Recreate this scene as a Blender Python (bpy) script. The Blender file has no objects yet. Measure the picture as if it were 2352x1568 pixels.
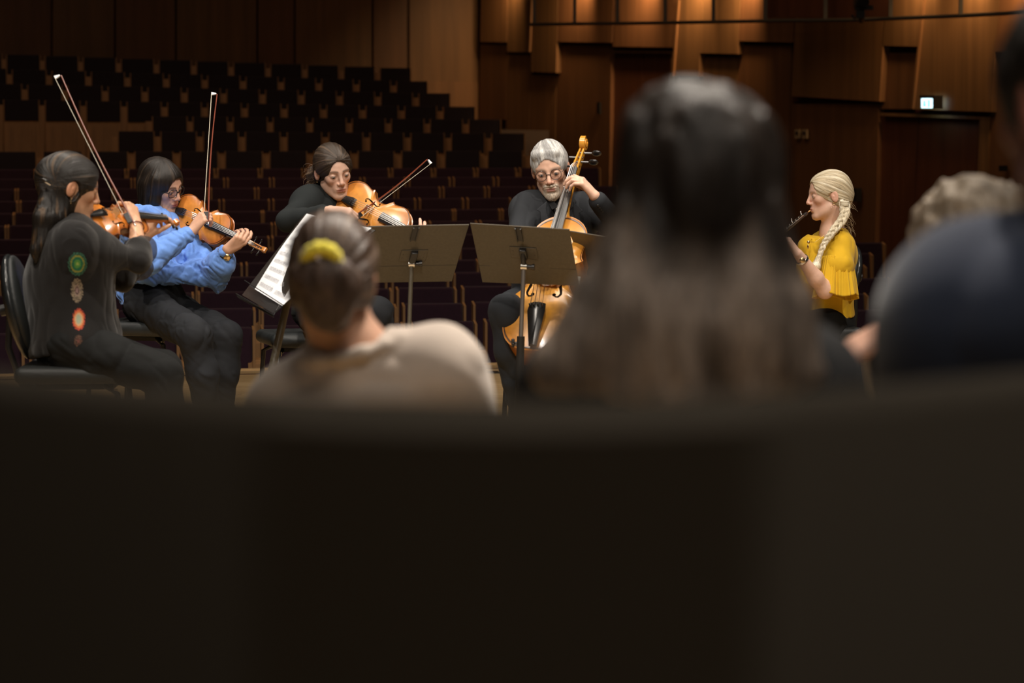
import bpy, bmesh, math, random, time
import numpy as np
from mathutils import Vector, Matrix
T0 = time.time()
random.seed(5)
rng = np.random.default_rng(5)
SC = bpy.context.scene
COL = SC.collection
PI = math.pi

# ------------------------------------------------------------------ camera
FPX = 5553.0                      # 85 mm on a 36 mm sensor, in pixels of the 2352 x 1568 frame
CH = 1.23
PITCH = math.atan2(384, FPX)
cam_d = bpy.data.cameras.new('camera')
cam = bpy.data.objects.new('camera', cam_d)
COL.objects.link(cam)
cam.location = (0, 0, CH)
cam.rotation_euler = (PI / 2 - PITCH, 0, 0)
cam_d.lens = 85.0
cam_d.sensor_width = 36.0
cam_d.clip_start = 0.05
cam_d.clip_end = 200
cam_d.dof.use_dof = True
cam_d.dof.focus_distance = 12.3
cam_d.dof.aperture_fstop = 3.3
SC.camera = cam

# ------------------------------------------------------------------ world, exposure
world = bpy.data.worlds.new('world')
SC.world = world
world.use_nodes = True
world.node_tree.nodes['Background'].inputs[0].default_value = (0.9, 0.75, 0.6, 1)
world.node_tree.nodes['Background'].inputs[1].default_value = 0.008
SC.view_settings.view_transform = 'Standard'
SC.view_settings.look = 'None'
SC.view_settings.gamma = 1
SC.view_settings.exposure = 0.14
SC.view_settings.use_curve_mapping = False
try:
    SC.cycles.max_bounces = 5
    SC.cycles.caustics_reflective = False
    SC.cycles.caustics_refractive = False
    SC.cycles.sample_clamp_indirect = 3.0
except Exception:
    pass

# ------------------------------------------------------------------ the hall's large lights and an added fill
def area(name, loc, target, size, power, color=(1, .84, .66), sy=None, spread=None):
    l = bpy.data.lights.new(name, 'AREA')
    l.energy = power
    l.color = color
    l.size = size
    if sy:
        l.shape = 'RECTANGLE'
        l.size_y = sy
    if spread:
        l.spread = math.radians(spread)
    o = bpy.data.objects.new(name, l)
    COL.objects.link(o)
    o.location = loc
    o.rotation_euler = (Vector(target) - Vector(loc)).to_track_quat('-Z', 'Y').to_euler()
    return o

def spot(name, loc, target, power, angle, blend=.5, color=(1, .84, .66), radius=.12):
    l = bpy.data.lights.new(name, 'SPOT')
    l.energy = power
    l.color = color
    l.spot_size = math.radians(angle)
    l.spot_blend = blend
    l.shadow_soft_size = radius
    o = bpy.data.objects.new(name, l)
    COL.objects.link(o)
    o.location = loc
    o.rotation_euler = (Vector(target) - Vector(loc)).to_track_quat('-Z', 'Y').to_euler()
    return o

WARM = (1, .90, .78)
# rig of spots high over the stage
spot('stage_spot', (-2.6, 6.6, 6.4), (-1.4, 10.3, .7), 760, 44, .7, WARM, .10)
spot('stage_spot', (.9, 7.2, 6.6), (-.1, 10.8, .8), 830, 44, .7, WARM, .10)
spot('stage_spot', (3.6, 8.6, 6.4), (1.5, 11.8, .8), 760, 40, .7, WARM, .10)
spot('stage_spot', (-3.2, 12.2, 6.6), (-1.3, 10.0, .9), 430, 44, .7, WARM, .12)
spot('stage_spot', (2.6, 13.2, 6.6), (.2, 10.4, .9), 380, 48, .7, WARM, .12)
spot('stage_spot', (1.4, 6.3, 6.0), (-.2, 4.2, .9), 210, 46, .8, WARM, .2)
area('listener_light', (.6, 1.9, 4.6), (.2, 3.6, 1.0), 1.4, 60, WARM, 1.4)
spot('listener_spot', (1.5, 5.9, 5.2), (.0, 4.6, .85), 1300, 22, .7, WARM, .12)
spot('listener_spot', (.7, 4.1, 5.2), (.25, 2.85, 1.2), 760, 22, .8, WARM, .12)
area('rear_fill', (.4, -3.4, 4.4), (.2, 3.0, .9), 2.5, 36, WARM, 1.2)  # added fill from behind the camera, not a lamp of the hall
spot('stage_spot', (-.4, 2.6, 5.6), (-.2, 10.9, .9), 700, 36, .6, WARM, .15)
area('stage_wash', (0, 9.4, 7.4), (0, 10.6, 0), 4.0, 130, WARM, 2.4, 120)
# dim house light over the seats and the wash on top of the timber wall
area('house_light', (-1.5, 22, 10.0), (-1.5, 25, 0), 8, 110, (1, .66, .42), 8, 130)

# ------------------------------------------------------------------ pixel of the photo + depth -> point
CP, SP = math.cos(PITCH), math.sin(PITCH)
FWD = np.array([0, CP, -SP]); UPV = np.array([0, SP, CP])
def P(px, py, Y):
    r = FWD * FPX + np.array([px - 1176.0, 0, 0]) + UPV * (784.0 - py)
    r = r * (Y / r[1])
    return np.array([r[0], r[1], r[2] + CH])
def J(px, py, prev, L, far=False):
    """the joint seen at (px, py) at distance L from prev"""
    prev = np.asarray(prev)
    r = FWD * FPX + np.array([px - 1176.0, 0, 0]) + UPV * (784.0 - py)
    r = r / np.linalg.norm(r)
    c = prev - np.array([0, 0, CH])
    b = r @ c
    disc = b * b - (c @ c - L * L)
    q = math.sqrt(disc) if disc > 0 else 0.0
    t = b + q if far else b - q
    return r * t + np.array([0, 0, CH])
def nrm(v):
    v = np.asarray(v, float)
    return v / np.linalg.norm(v)
def V3(*a):
    return np.array(a, float)

# ------------------------------------------------------------------ materials
MATS = {}
def mat(name, color=(.5, .5, .5), rough=.5, metal=0.0, coat=0.0, sheen=0.0, sss=0.0, vcol=False, noise=None, bump=None,
        emis=None, alpha=None, spec=None, aniso=0.0, trans=0.0):
    """noise=(scale xyz, amount, detail) varies the base colour; bump=(scale xyz, strength)"""
    m = bpy.data.materials.new(name)
    m.use_nodes = True
    nt = m.node_tree
    b = nt.nodes['Principled BSDF']
    b.inputs['Roughness'].default_value = rough
    b.inputs['Metallic'].default_value = metal
    b.inputs['Coat Weight'].default_value = coat
    b.inputs['Coat Roughness'].default_value = .12
    b.inputs['Sheen Weight'].default_value = sheen
    if spec is not None:
        b.inputs['Specular IOR Level'].default_value = spec
    if aniso:
        b.inputs['Anisotropic'].default_value = aniso
    if trans:
        b.inputs['Transmission Weight'].default_value = trans
    if sss:
        b.inputs['Subsurface Weight'].default_value = sss
        b.inputs['Subsurface Radius'].default_value = (.012, .005, .003)
        b.inputs['Subsurface Scale'].default_value = 1.0
    if alpha is not None:
        b.inputs['Alpha'].default_value = alpha
    if emis:
        b.inputs['Emission Color'].default_value = (*emis[0], 1)
        b.inputs['Emission Strength'].default_value = emis[1]
    b.inputs['Base Color'].default_value = (*color, 1)
    src = None
    if vcol:
        a = nt.nodes.new('ShaderNodeAttribute'); a.attribute_name = 'Col'
        src = a.outputs['Color']
    tc = nt.nodes.new('ShaderNodeTexCoord')
    def noise_node(scale, det=3):
        mp = nt.nodes.new('ShaderNodeMapping'); mp.inputs['Scale'].default_value = scale
        nt.links.new(tc.outputs['Object'], mp.inputs['Vector'])
        n = nt.nodes.new('ShaderNodeTexNoise'); n.inputs['Scale'].default_value = 1.0; n.inputs['Detail'].default_value = det
        nt.links.new(mp.outputs['Vector'], n.inputs['Vector'])
        return n
    if noise:
        n = noise_node(noise[0], noise[2] if len(noise) > 2 else 3)
        mr = nt.nodes.new('ShaderNodeMapRange')
        mr.inputs['From Min'].default_value = .3; mr.inputs['From Max'].default_value = .7
        mr.inputs['To Min'].default_value = 1 - noise[1]; mr.inputs['To Max'].default_value = 1 + noise[1]
        nt.links.new(n.outputs['Fac'], mr.inputs['Value'])
        vm = nt.nodes.new('ShaderNodeVectorMath'); vm.operation = 'SCALE'
        if src is not None:
            nt.links.new(src, vm.inputs[0])
        else:
            vm.inputs[0].default_value = color
        nt.links.new(mr.outputs['Result'], vm.inputs['Scale'])
        src = vm.outputs['Vector']
    if src is not None:
        nt.links.new(src, b.inputs['Base Color'])
    if bump:
        n = noise_node(bump[0], 3)
        bp = nt.nodes.new('ShaderNodeBump'); bp.inputs['Strength'].default_value = bump[1]; bp.inputs['Distance'].default_value = bump[2] if len(bump) > 2 else .002
        nt.links.new(n.outputs['Fac'], bp.inputs['Height'])
        nt.links.new(bp.outputs['Normal'], b.inputs['Normal'])
    MATS[name] = m
    return m

def planks(name, c1, c2, length=1.8, width=.12, rough=.35):
    m = bpy.data.materials.new(name); m.use_nodes = True
    nt = m.node_tree; b = nt.nodes['Principled BSDF']
    b.inputs['Roughness'].default_value = rough
    tc = nt.nodes.new('ShaderNodeTexCoord')
    mp = nt.nodes.new('ShaderNodeMapping'); mp.inputs['Rotation'].default_value = (0, 0, math.radians(17))
    nt.links.new(tc.outputs['Object'], mp.inputs['Vector'])
    br = nt.nodes.new('ShaderNodeTexBrick')
    br.inputs['Color1'].default_value = (*c1, 1); br.inputs['Color2'].default_value = (*c2, 1)
    br.inputs['Mortar'].default_value = (c2[0] * .25, c2[1] * .25, c2[2] * .25, 1)
    br.inputs['Scale'].default_value = 1; br.inputs['Brick Width'].default_value = length; br.inputs['Row Height'].default_value = width
    br.inputs['Mortar Size'].default_value = .003
    nt.links.new(mp.outputs['Vector'], br.inputs['Vector'])
    mp2 = nt.nodes.new('ShaderNodeMapping'); mp2.inputs['Scale'].default_value = (2, 26, 2); mp2.inputs['Rotation'].default_value = (0, 0, math.radians(17))
    nt.links.new(tc.outputs['Object'], mp2.inputs['Vector'])
    n = nt.nodes.new('ShaderNodeTexNoise'); n.inputs['Scale'].default_value = 1; n.inputs['Detail'].default_value = 5
    nt.links.new(mp2.outputs['Vector'], n.inputs['Vector'])
    mr = nt.nodes.new('ShaderNodeMapRange'); mr.inputs['To Min'].default_value = .65; mr.inputs['To Max'].default_value = 1.3
    nt.links.new(n.outputs['Fac'], mr.inputs['Value'])
    vm = nt.nodes.new('ShaderNodeVectorMath'); vm.operation = 'SCALE'
    nt.links.new(br.outputs['Color'], vm.inputs[0]); nt.links.new(mr.outputs['Result'], vm.inputs['Scale'])
    nt.links.new(vm.outputs['Vector'], b.inputs['Base Color'])
    return m

def hair_mat(name, rough=.40, fine=1.0):
    m = bpy.data.materials.new(name); m.use_nodes = True
    nt = m.node_tree; b = nt.nodes['Principled BSDF']
    b.inputs['Roughness'].default_value = rough; b.inputs['Specular IOR Level'].default_value = .42
    at = nt.nodes.new('ShaderNodeAttribute'); at.attribute_name = 'Flow'
    ac = nt.nodes.new('ShaderNodeAttribute'); ac.attribute_name = 'Col'
    n = nt.nodes.new('ShaderNodeTexNoise'); n.inputs['Scale'].default_value = 3.2 * fine; n.inputs['Detail'].default_value = 4; n.inputs['Roughness'].default_value = .7
    nt.links.new(at.outputs['Vector'], n.inputs['Vector'])
    mr = nt.nodes.new('ShaderNodeMapRange'); mr.inputs['From Min'].default_value = .3; mr.inputs['From Max'].default_value = .7
    mr.inputs['To Min'].default_value = .45; mr.inputs['To Max'].default_value = 1.55
    nt.links.new(n.outputs['Fac'], mr.inputs['Value'])
    vm = nt.nodes.new('ShaderNodeVectorMath'); vm.operation = 'SCALE'
    nt.links.new(ac.outputs['Color'], vm.inputs[0]); nt.links.new(mr.outputs['Result'], vm.inputs['Scale'])
    nt.links.new(vm.outputs['Vector'], b.inputs['Base Color'])
    bp = nt.nodes.new('ShaderNodeBump'); bp.inputs['Strength'].default_value = .55; bp.inputs['Distance'].default_value = .003
    nt.links.new(n.outputs['Fac'], bp.inputs['Height']); nt.links.new(bp.outputs['Normal'], b.inputs['Normal'])
    return m
M_hair = hair_mat('hair')

M_stage = planks('stage_boards', (.50, .34, .17), (.40, .26, .12))
M_wall = mat('wall_timber', (.20, .10, .038), .55, noise=((9, 9, .5), .18, 4))
M_wall_top = M_wall
M_gap = mat('shadow_gap', (.05, .014, .008), .8)
M_walldoor = mat('door_timber', (.13, .045, .02), .5, noise=((9, 9, .6), .15, 4))
M_step = mat('dark_floor', (.05, .03, .02), .7)
M_seatfab = mat('aubergine_fabric', (.036, .009, .022), .9, sheen=.25, noise=((30, 30, 30), .12))
M_tierfab = mat('charcoal_fabric', (.022, .013, .017), .9, sheen=.2, noise=((30, 30, 30), .12))
M_seatwood = mat('seat_oak', (.46, .235, .088), .45, noise=((30, 30, 3), .15, 4))
M_black = mat('black_steel', (.018, .017, .016), .35, spec=.5)
M_blackpad = mat('black_upholstery', (.012, .015, .016), .55, bump=((300, 300, 300), .25))
M_shell = mat('black_plastic', (.015, .017, .018), .25)
M_chrome = mat('chrome', (.75, .72, .66), .2, metal=1)
M_gold = mat('gold', (.85, .62, .28), .25, metal=1)
M_silver = mat('silver', (.85, .83, .8), .22, metal=1)
M_hole = mat('hollow_dark', (.006, .003, .002), .9, spec=.05)
M_ebony = mat('ebony', (.012, .011, .011), .28, spec=.6)
M_desk = mat('desk_enamel', (.085, .073, .052), .42, spec=.5, noise=((90, 90, 90), .1))
M_deskin = mat('desk_face', (.02, .016, .012), .5)
M_paper = mat('paper', (.82, .83, .86), .7)
M_ink = mat('ink', (.3, .3, .33), .8)
M_string = mat('strings', (.6, .58, .55), .3, metal=1)
M_varn = mat('varnish', (.6, .2, .03), .30, coat=.55, vcol=True, noise=((35, 12, 35), .14, 4))
M_maple = mat('maple_bridge', (.62, .38, .16), .45)
M_stick = mat('bow_wood', (.16, .03, .012), .3, coat=.4)
M_bowhair = mat('bow_hair', (.72, .66, .52), .5)
M_skin = mat('skin', (.8, .5, .4), .42, vcol=True, sss=.06, noise=((60, 60, 60), .05), spec=.4)
M_eye = mat('eye', (.8, .8, .8), .1, vcol=True)
M_barrier = mat('black_velour', (.046, .036, .024), .95)

# ------------------------------------------------------------------ object helpers
def link(o, parent=None):
    COL.objects.link(o)
    if parent is not None:
        o.parent = parent
    return o
def tag(o, label=None, cat=None, group=None, kind=None):
    if label: o['label'] = label
    if cat: o['category'] = cat
    if group: o['group'] = group
    if kind: o['kind'] = kind
    return o
def empty(name, loc, label=None, cat=None, group=None, rz=0.0):
    o = bpy.data.objects.new(name, None)
    o.empty_display_size = .1
    o.location = tuple(loc)
    o.rotation_euler = (0, 0, rz)
    link(o)
    return tag(o, label, cat, group)

def rotm(x, y, z):
    """3x3 with the given columns"""
    return np.array([x, y, z], float).T
def frame(fwd, up):
    """columns: right hand, forward, up"""
    f = nrm(fwd); u = np.asarray(up, float); u = nrm(u - f * (u @ f)); s = np.cross(f, u)
    return rotm(s, f, u)
ID3 = np.eye(3)

class MB:
    def __init__(self):
        self.v = []; self.f = []; self.n = 0; self.c = []
    def add(self, verts, faces, col=None):
        verts = np.asarray(verts, float)
        self.v.append(verts)
        self.f += [tuple(i + self.n for i in f) for f in faces]
        self.n += len(verts)
        self.c.append(np.tile(np.array(col if col is not None else (1, 1, 1), float), (len(verts), 1)) if np.ndim(col) < 2 else np.asarray(col))
        return self
    def box(self, c, size, R=ID3, taper=1.0, col=None):
        sx, sy, sz = np.array(size) / 2
        v = []
        for z in (-sz, sz):
            k = taper if z > 0 else 1
            for x, y in ((-sx, -sy), (sx, -sy), (sx, sy), (-sx, sy)):
                v.append((x * k, y * k, z))
        v = np.array(v) @ np.asarray(R).T + np.asarray(c)
        return self.add(v, [(3, 2, 1, 0), (4, 5, 6, 7), (0, 1, 5, 4), (1, 2, 6, 5), (2, 3, 7, 6), (3, 0, 4, 7)], col)
    def tube(self, pts, r, n=10, cap=True, flat=None, col=None):
        pts = np.asarray(pts, float); m = len(pts)
        r = np.broadcast_to(np.asarray(r, float), (m,))
        tg = np.gradient(pts, axis=0); tg /= np.maximum(np.linalg.norm(tg, axis=1)[:, None], 1e-9)
        a = np.array([0, 0, 1.0]) if abs(tg[0][2]) < .9 else np.array([1.0, 0, 0])
        u = nrm(a - tg[0] * (a @ tg[0])); vs = []
        for i in range(m):
            u = u - tg[i] * (u @ tg[i]); u = nrm(u); w = np.cross(tg[i], u)
            for k in range(n):
                t = 2 * PI * k / n
                vs.append(pts[i] + r[i] * (math.cos(t) * u + math.sin(t) * w * (flat or 1)))
        f = []
        for i in range(m - 1):
            for k in range(n):
                k2 = (k + 1) % n
                f.append((i * n + k, i * n + k2, (i + 1) * n + k2, (i + 1) * n + k))
        if cap:
            f.append(tuple(range(n - 1, -1, -1))); f.append(tuple((m - 1) * n + k for k in range(n)))
        return self.add(vs, f, col)
    def prism(self, poly, t, col=None):
        """poly: n x 3 flat outline; t: thickness vector"""
        poly = np.asarray(poly, float); n = len(poly)
        v = np.vstack([poly, poly + np.asarray(t)])
        f = [tuple(range(n - 1, -1, -1)), tuple(range(n, 2 * n))]
        f += [(k, (k + 1) % n, n + (k + 1) % n, n + k) for k in range(n)]
        return self.add(v, f, col)
    def ball(self, c, r, R=ID3, nu=12, nv=8, col=None):
        r = np.broadcast_to(np.asarray(r, float), (3,)); v = []
        for i in range(nv + 1):
            ph = PI * i / nv
            for k in range(nu):
                t = 2 * PI * k / nu
                v.append((math.sin(ph) * math.cos(t) * r[0], math.sin(ph) * math.sin(t) * r[1], math.cos(ph) * r[2]))
        v = np.array(v) @ np.asarray(R).T + np.asarray(c)
        f = []
        for i in range(nv):
            for k in range(nu):
                k2 = (k + 1) % nu
                f.append((i * nu + k, (i + 1) * nu + k, (i + 1) * nu + k2, i * nu + k2))
        return self.add(v, f, col)
    def build(self, name, m, parent=None, smooth=True, bevel=0.0, subsurf=0, base=None):
        v = np.vstack(self.v)
        off = np.zeros(3)
        if base is not None:
            off = np.asarray(base, float)
        me = bpy.data.meshes.new(name)
        me.from_pydata((v - off).tolist(), [], self.f)
        bm = bmesh.new(); bm.from_mesh(me)
        bmesh.ops.recalc_face_normals(bm, faces=bm.faces)
        bm.to_mesh(me); bm.free()
        if any(np.any(c != 1) for c in self.c):
            ca = me.color_attributes.new('Col', 'FLOAT_COLOR', 'POINT')
            cc = np.ones((len(v), 4)); cc[:, :3] = np.vstack(self.c)
            ca.data.foreach_set('color', cc.ravel())
        me.materials.append(m)
        if smooth:
            me.polygons.foreach_set('use_smooth', [True] * len(me.polygons))
            if smooth != 'all':
                try:
                    me.set_sharp_from_angle(angle=math.radians(38))
                except Exception:
                    pass
        o = bpy.data.objects.new(name, me)
        o.location = tuple(off)
        link(o, parent)
        if parent is not None and base is None:
            # meshes are written in world space: undo the parent's own placement
            o.matrix_parent_inverse = parent.matrix_basis.inverted()
        if bevel:
            b = o.modifiers.new('bevel', 'BEVEL'); b.width = bevel; b.segments = 2; b.limit_method = 'ANGLE'
        if subsurf:
            s = o.modifiers.new('sub', 'SUBSURF'); s.levels = subsurf; s.render_levels = subsurf
        return o
def adopt(o, parent):
    o.parent = parent
    o.matrix_parent_inverse = parent.matrix_basis.inverted()
    return o

# ------------------------------------------------------------------ implicit surfaces
def seg(a, b, ra, rb, sq=None, k=.02):
    """tapered limb; sq=(axis, factor>1) flattens it along an axis"""
    a = np.asarray(a, np.float32); b = np.asarray(b, np.float32)
    ba = b - a; l2 = float(ba @ ba) + 1e-12
    if sq is not None:
        ax = np.asarray(nrm(sq[0]), np.float32); fac = np.float32(sq[1] - 1)
    def f(p):
        pa = p - a
        t = np.clip((pa @ ba) / l2, 0, 1)
        q = pa - t[:, None] * ba
        if sq is not None:
            q = q + (q @ ax)[:, None] * ax * fac
        return np.sqrt((q * q).sum(1)) - (ra + (rb - ra) * t)
    R = max(ra, rb)
    return ('+', f, np.minimum(a, b) - R, np.maximum(a, b) + R, k)
def ell(c, r, R=ID3, k=.02):
    c = np.asarray(c, np.float32); r = np.asarray(r, np.float32); R = np.asarray(R, np.float32)
    def f(p):
        q = (p - c) @ R
        k0 = np.sqrt(((q / r) ** 2).sum(1)); k1 = np.sqrt(((q / (r * r)) ** 2).sum(1))
        return k0 * (k0 - 1) / np.maximum(k1, 1e-6)
    e = np.sqrt(((R * r) ** 2).sum(1))
    return ('+', f, c - e, c + e, k)
def rbox(c, h, R=ID3, r=.01, k=.01):
    c = np.asarray(c, np.float32); h = np.asarray(h, np.float32) - r; R = np.asarray(R, np.float32)
    def f(p):
        q = np.abs((p - c) @ R) - h
        return np.sqrt((np.maximum(q, 0) ** 2).sum(1)) + np.minimum(q.max(1), 0) - r
    e = (np.abs(R) * (h + r)).sum(1)
    return ('+', f, c - e, c + e, k)
def sub(pr, k=None):
    return ('-', pr[1], pr[2], pr[3], pr[4] if k is None else k)
def inter(pr, k=.01):
    return ('&', pr[1], pr[2], pr[3], k)
def cut(pt, n, k=.004):
    """keeps the side the normal points away from"""
    pt = np.asarray(pt, np.float32); n = np.asarray(nrm(n), np.float32)
    return ('&', lambda p: (p - pt) @ n, None, None, k)
def disp(fn):
    return ('d', fn, None, None, 0)

BIG = np.float32(1.0)
def eval_ops(ops, pts, lo_pt, hi_pt, margin):
    """pts: B x n x 3 (blocks of points); lo/hi: B x 3 block boxes"""
    B, n, _ = pts.shape
    D = np.full((B, n), BIG, np.float32)
    for op, f, lo, hi, k in ops:
        if lo is not None and op in '+-':
            m = ((lo_pt <= hi + margin + k) & (hi_pt >= lo - margin - k)).all(1)
            if not m.any():
                continue
            idx = np.nonzero(m)[0]
        else:
            idx = np.arange(B)
        q = pts[idx].reshape(-1, 3)
        if op == 'd':
            D[idx] += f(q).reshape(len(idx), n).astype(np.float32)
            continue
        d = f(q).reshape(len(idx), n)
        c = D[idx]
        kk = max(k, 1e-5)
        if op == '+':
            h = np.maximum(kk - np.abs(c - d), 0) / kk
            c = np.minimum(c, d) - h * h * kk * .25
        else:
            if op == '-':
                d = -d
            h = np.maximum(kk - np.abs(c - d), 0) / kk
            c = np.maximum(c, d) + h * h * kk * .25
        D[idx] = c
    return D

def field_mesh(ops, h):
    pos = [o for o in ops if o[0] == '+']
    lo = np.min([o[2] for o in pos], 0) - 3 * h - .01
    hi = np.max([o[3] for o in pos], 0) + 3 * h + .01
    bs = 8; bw = bs * h
    nb = np.ceil((hi - lo) / bw).astype(int)
    gi = np.stack(np.meshgrid(*[np.arange(k) for k in nb], indexing='ij'), -1).reshape(-1, 3)
    blo = (lo + gi * bw).astype(np.float32); bhi = blo + np.float32(bw)
    cen = (blo + bhi) / 2
    R = bw * .87
    Dc = eval_ops(ops, cen[:, None, :], blo, bhi, .05)[:, 0]
    act = np.abs(Dc) < R * 1.25 + .012
    shape = nb * bs + 1
    G = np.empty(nb * bs, np.float32).reshape(nb[0], bs, nb[1], bs, nb[2], bs)
    G[:] = np.where(Dc < 0, -1.0, 1.0).astype(np.float32).reshape(nb[0], 1, nb[1], 1, nb[2], 1)
    o = (np.stack(np.meshgrid(*[np.arange(bs)] * 3, indexing='ij'), -1).reshape(-1, 3) * h).astype(np.float32)
    ai = np.nonzero(act)[0]
    for s in range(0, len(ai), 1500):
        a = ai[s:s + 1500]
        pts = blo[a][:, None, :] + o[None]
        D = eval_ops(ops, pts, blo[a], bhi[a], .03)
        g = gi[a]
        G[g[:, 0], :, g[:, 1], :, g[:, 2], :] = D.reshape(-1, bs, bs, bs)
    G = G.reshape(nb * bs)
    G[0] = G[-1] = 1; G[:, 0] = G[:, -1] = 1; G[:, :, 0] = G[:, :, -1] = 1
    S = G < 0
    nx, ny, nz = G.shape
    cnt = np.zeros((nx - 1, ny - 1, nz - 1), np.uint8)
    for dx in (0, 1):
        for dy in (0, 1):
            for dz in (0, 1):
                cnt += S[dx:nx - 1 + dx, dy:ny - 1 + dy, dz:nz - 1 + dz]
    mixed = (cnt > 0) & (cnt < 8)
    del cnt
    c = np.argwhere(mixed)
    flat = (c[:, 0] * (ny - 1) + c[:, 1]) * (nz - 1) + c[:, 2]
    vals = {}
    for dx in (0, 1):
        for dy in (0, 1):
            for dz in (0, 1):
                vals[dx, dy, dz] = G[c[:, 0] + dx, c[:, 1] + dy, c[:, 2] + dz]
    acc = np.zeros((len(c), 3)); num = np.zeros(len(c))
    for a in vals:
        for ax in range(3):
            if a[ax]: continue
            b = list(a); b[ax] = 1; b = tuple(b)
            va, vb = vals[a], vals[b]
            m = (va < 0) != (vb < 0)
            t = np.where(m, va / np.where(m, va - vb, 1), 0)
            pp = np.tile(np.array(a, float), (len(c), 1)); pp[:, ax] = t
            acc += pp * m[:, None]; num += m
    V = (c + acc / num[:, None]) * h + lo
    faces = []
    for ax in range(3):
        sl0 = [slice(None)] * 3; sl1 = [slice(None)] * 3
        sl0[ax] = slice(0, -1); sl1[ax] = slice(1, None)
        e = S[tuple(sl0)] != S[tuple(sl1)]
        ij = np.argwhere(e)
        ok = np.all(ij > 0, 1) | (ij[:, ax] >= 0) & np.all(np.delete(ij, ax, 1) > 0, 1)
        ij = ij[ok]
        b1, b2 = [(1, 2), (2, 0), (0, 1)][ax]
        q = []
        for o1, o2 in ((0, 0), (1, 0), (1, 1), (0, 1)):
            cc = ij.copy(); cc[:, b1] -= o1; cc[:, b2] -= o2
            q.append(np.searchsorted(flat, (cc[:, 0] * (ny - 1) + cc[:, 1]) * (nz - 1) + cc[:, 2]))
        q = np.stack(q, 1)
        inside = S[ij[:, 0], ij[:, 1], ij[:, 2]]
        q = np.where(inside[:, None], q, q[:, ::-1])
        faces.append(q)
    F = np.vstack(faces)
    # outward winding
    a, b_, c_ = V[F[:, 0]], V[F[:, 1]], V[F[:, 2]]
    vol = np.einsum('ij,ij->i', a, np.cross(b_, c_)).sum()
    if vol < 0:
        F = F[:, ::-1]
    return V, F

def island_filter(V, F):
    return V, F

def field_obj(name, ops, h, m, parent=None, colfn=None, smooth_it=0, flow=None):
    V, F = field_mesh(ops, h)
    if smooth_it:
        for _ in range(smooth_it):
            acc = np.zeros_like(V); cn = np.zeros(len(V))
            for k in range(4):
                a, b = F[:, k], F[:, (k + 1) % 4]
                for ax in range(3):
                    acc[:, ax] += np.bincount(a, V[b, ax], len(V)) + np.bincount(b, V[a, ax], len(V))
                cn += np.bincount(a, minlength=len(V)) + np.bincount(b, minlength=len(V))
            V = .5 * V + .5 * acc / np.maximum(cn, 1)[:, None]
    me = bpy.data.meshes.new(name)
    me.vertices.add(len(V)); me.vertices.foreach_set('co', V.astype(np.float32).ravel())
    me.loops.add(len(F) * 4); me.loops.foreach_set('vertex_index', F.astype(np.int32).ravel())
    me.polygons.add(len(F))
    me.polygons.foreach_set('loop_start', np.arange(0, len(F) * 4, 4, dtype=np.int32))
    me.polygons.foreach_set('loop_total', np.full(len(F), 4, np.int32))
    me.polygons.foreach_set('use_smooth', np.ones(len(F), bool))
    me.update(calc_edges=True)
    me.validate()
    if colfn is not None:
        ca = me.color_attributes.new('Col', 'FLOAT_COLOR', 'POINT')
        cc = np.ones((len(V), 4)); cc[:, :3] = colfn(V)
        ca.data.foreach_set('color', cc.ravel())
    if m is M_hair:
        fa = me.attributes.new('Flow', 'FLOAT_VECTOR', 'POINT')
        fv = flow(V) if flow is not None else V * np.array([110, 110, 9.0])
        fa.data.foreach_set('vector', fv.astype(np.float32).ravel())
    me.materials.append(m)
    o = bpy.data.objects.new(name, me)
    link(o)
    if parent is not None:
        adopt(o, parent)
    print('field %-14s %7d verts  t=%.1f' % (name, len(V), time.time() - T0))
    return o

def vnoise(p, seed=0):
    p = np.asarray(p, np.float64)
    i = np.floor(p).astype(np.int64); f = p - i
    f = f * f * (3 - 2 * f)
    def hsh(a, b, c):
        n = (a * 374761393 + b * 668265263 + c * 2147483647 + seed * 144269) & 0xffffffff
        n = ((n ^ (n >> 13)) * 1274126177) & 0xffffffff
        return ((n ^ (n >> 16)) & 0xffff) / 65535.0
    r = 0
    for dx in (0, 1):
        for dy in (0, 1):
            for dz in (0, 1):
                w = (f[:, 0] if dx else 1 - f[:, 0]) * (f[:, 1] if dy else 1 - f[:, 1]) * (f[:, 2] if dz else 1 - f[:, 2])
                r = r + w * hsh(i[:, 0] + dx, i[:, 1] + dy, i[:, 2] + dz)
    return r * 2 - 1
def folds(scale, amp, seed=0, R=ID3, stretch=(1, 1, 1)):
    """cloth folds: soft ridges"""
    R = np.asarray(R)
    st = np.array(stretch, float)
    def f(p):
        q = (p @ R) * st * scale
        w = vnoise(q * .5 + 7, seed + 1)
        n = vnoise(q + w[:, None] * 1.2, seed)
        return amp * (1 - 2 * np.abs(n)) - amp * .4
    return disp(f)
# ------------------------------------------------------------------ anatomy
class Head:
    def __init__(self, c, fwd, up, s=1.0):
        self.c = np.asarray(c, float); self.R = frame(fwd, up); self.s = s
    def w(self, x, y, z):
        return self.c + self.R @ (np.array([x, y, z]) * self.s)
    def loc(self, p):
        return ((p - self.c) @ self.R) / self.s
    def e(self, c, r, k=.01):
        return ell(self.w(*c), np.array(r) * self.s, self.R, k * self.s)
    def g(self, a, b, ra, rb, k=.01, sq=None):
        if sq is not None:
            sq = (self.R @ np.array(sq[0], float), sq[1])
        return seg(self.w(*a), self.w(*b), ra * self.s, rb * self.s, sq, k * self.s)

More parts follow.
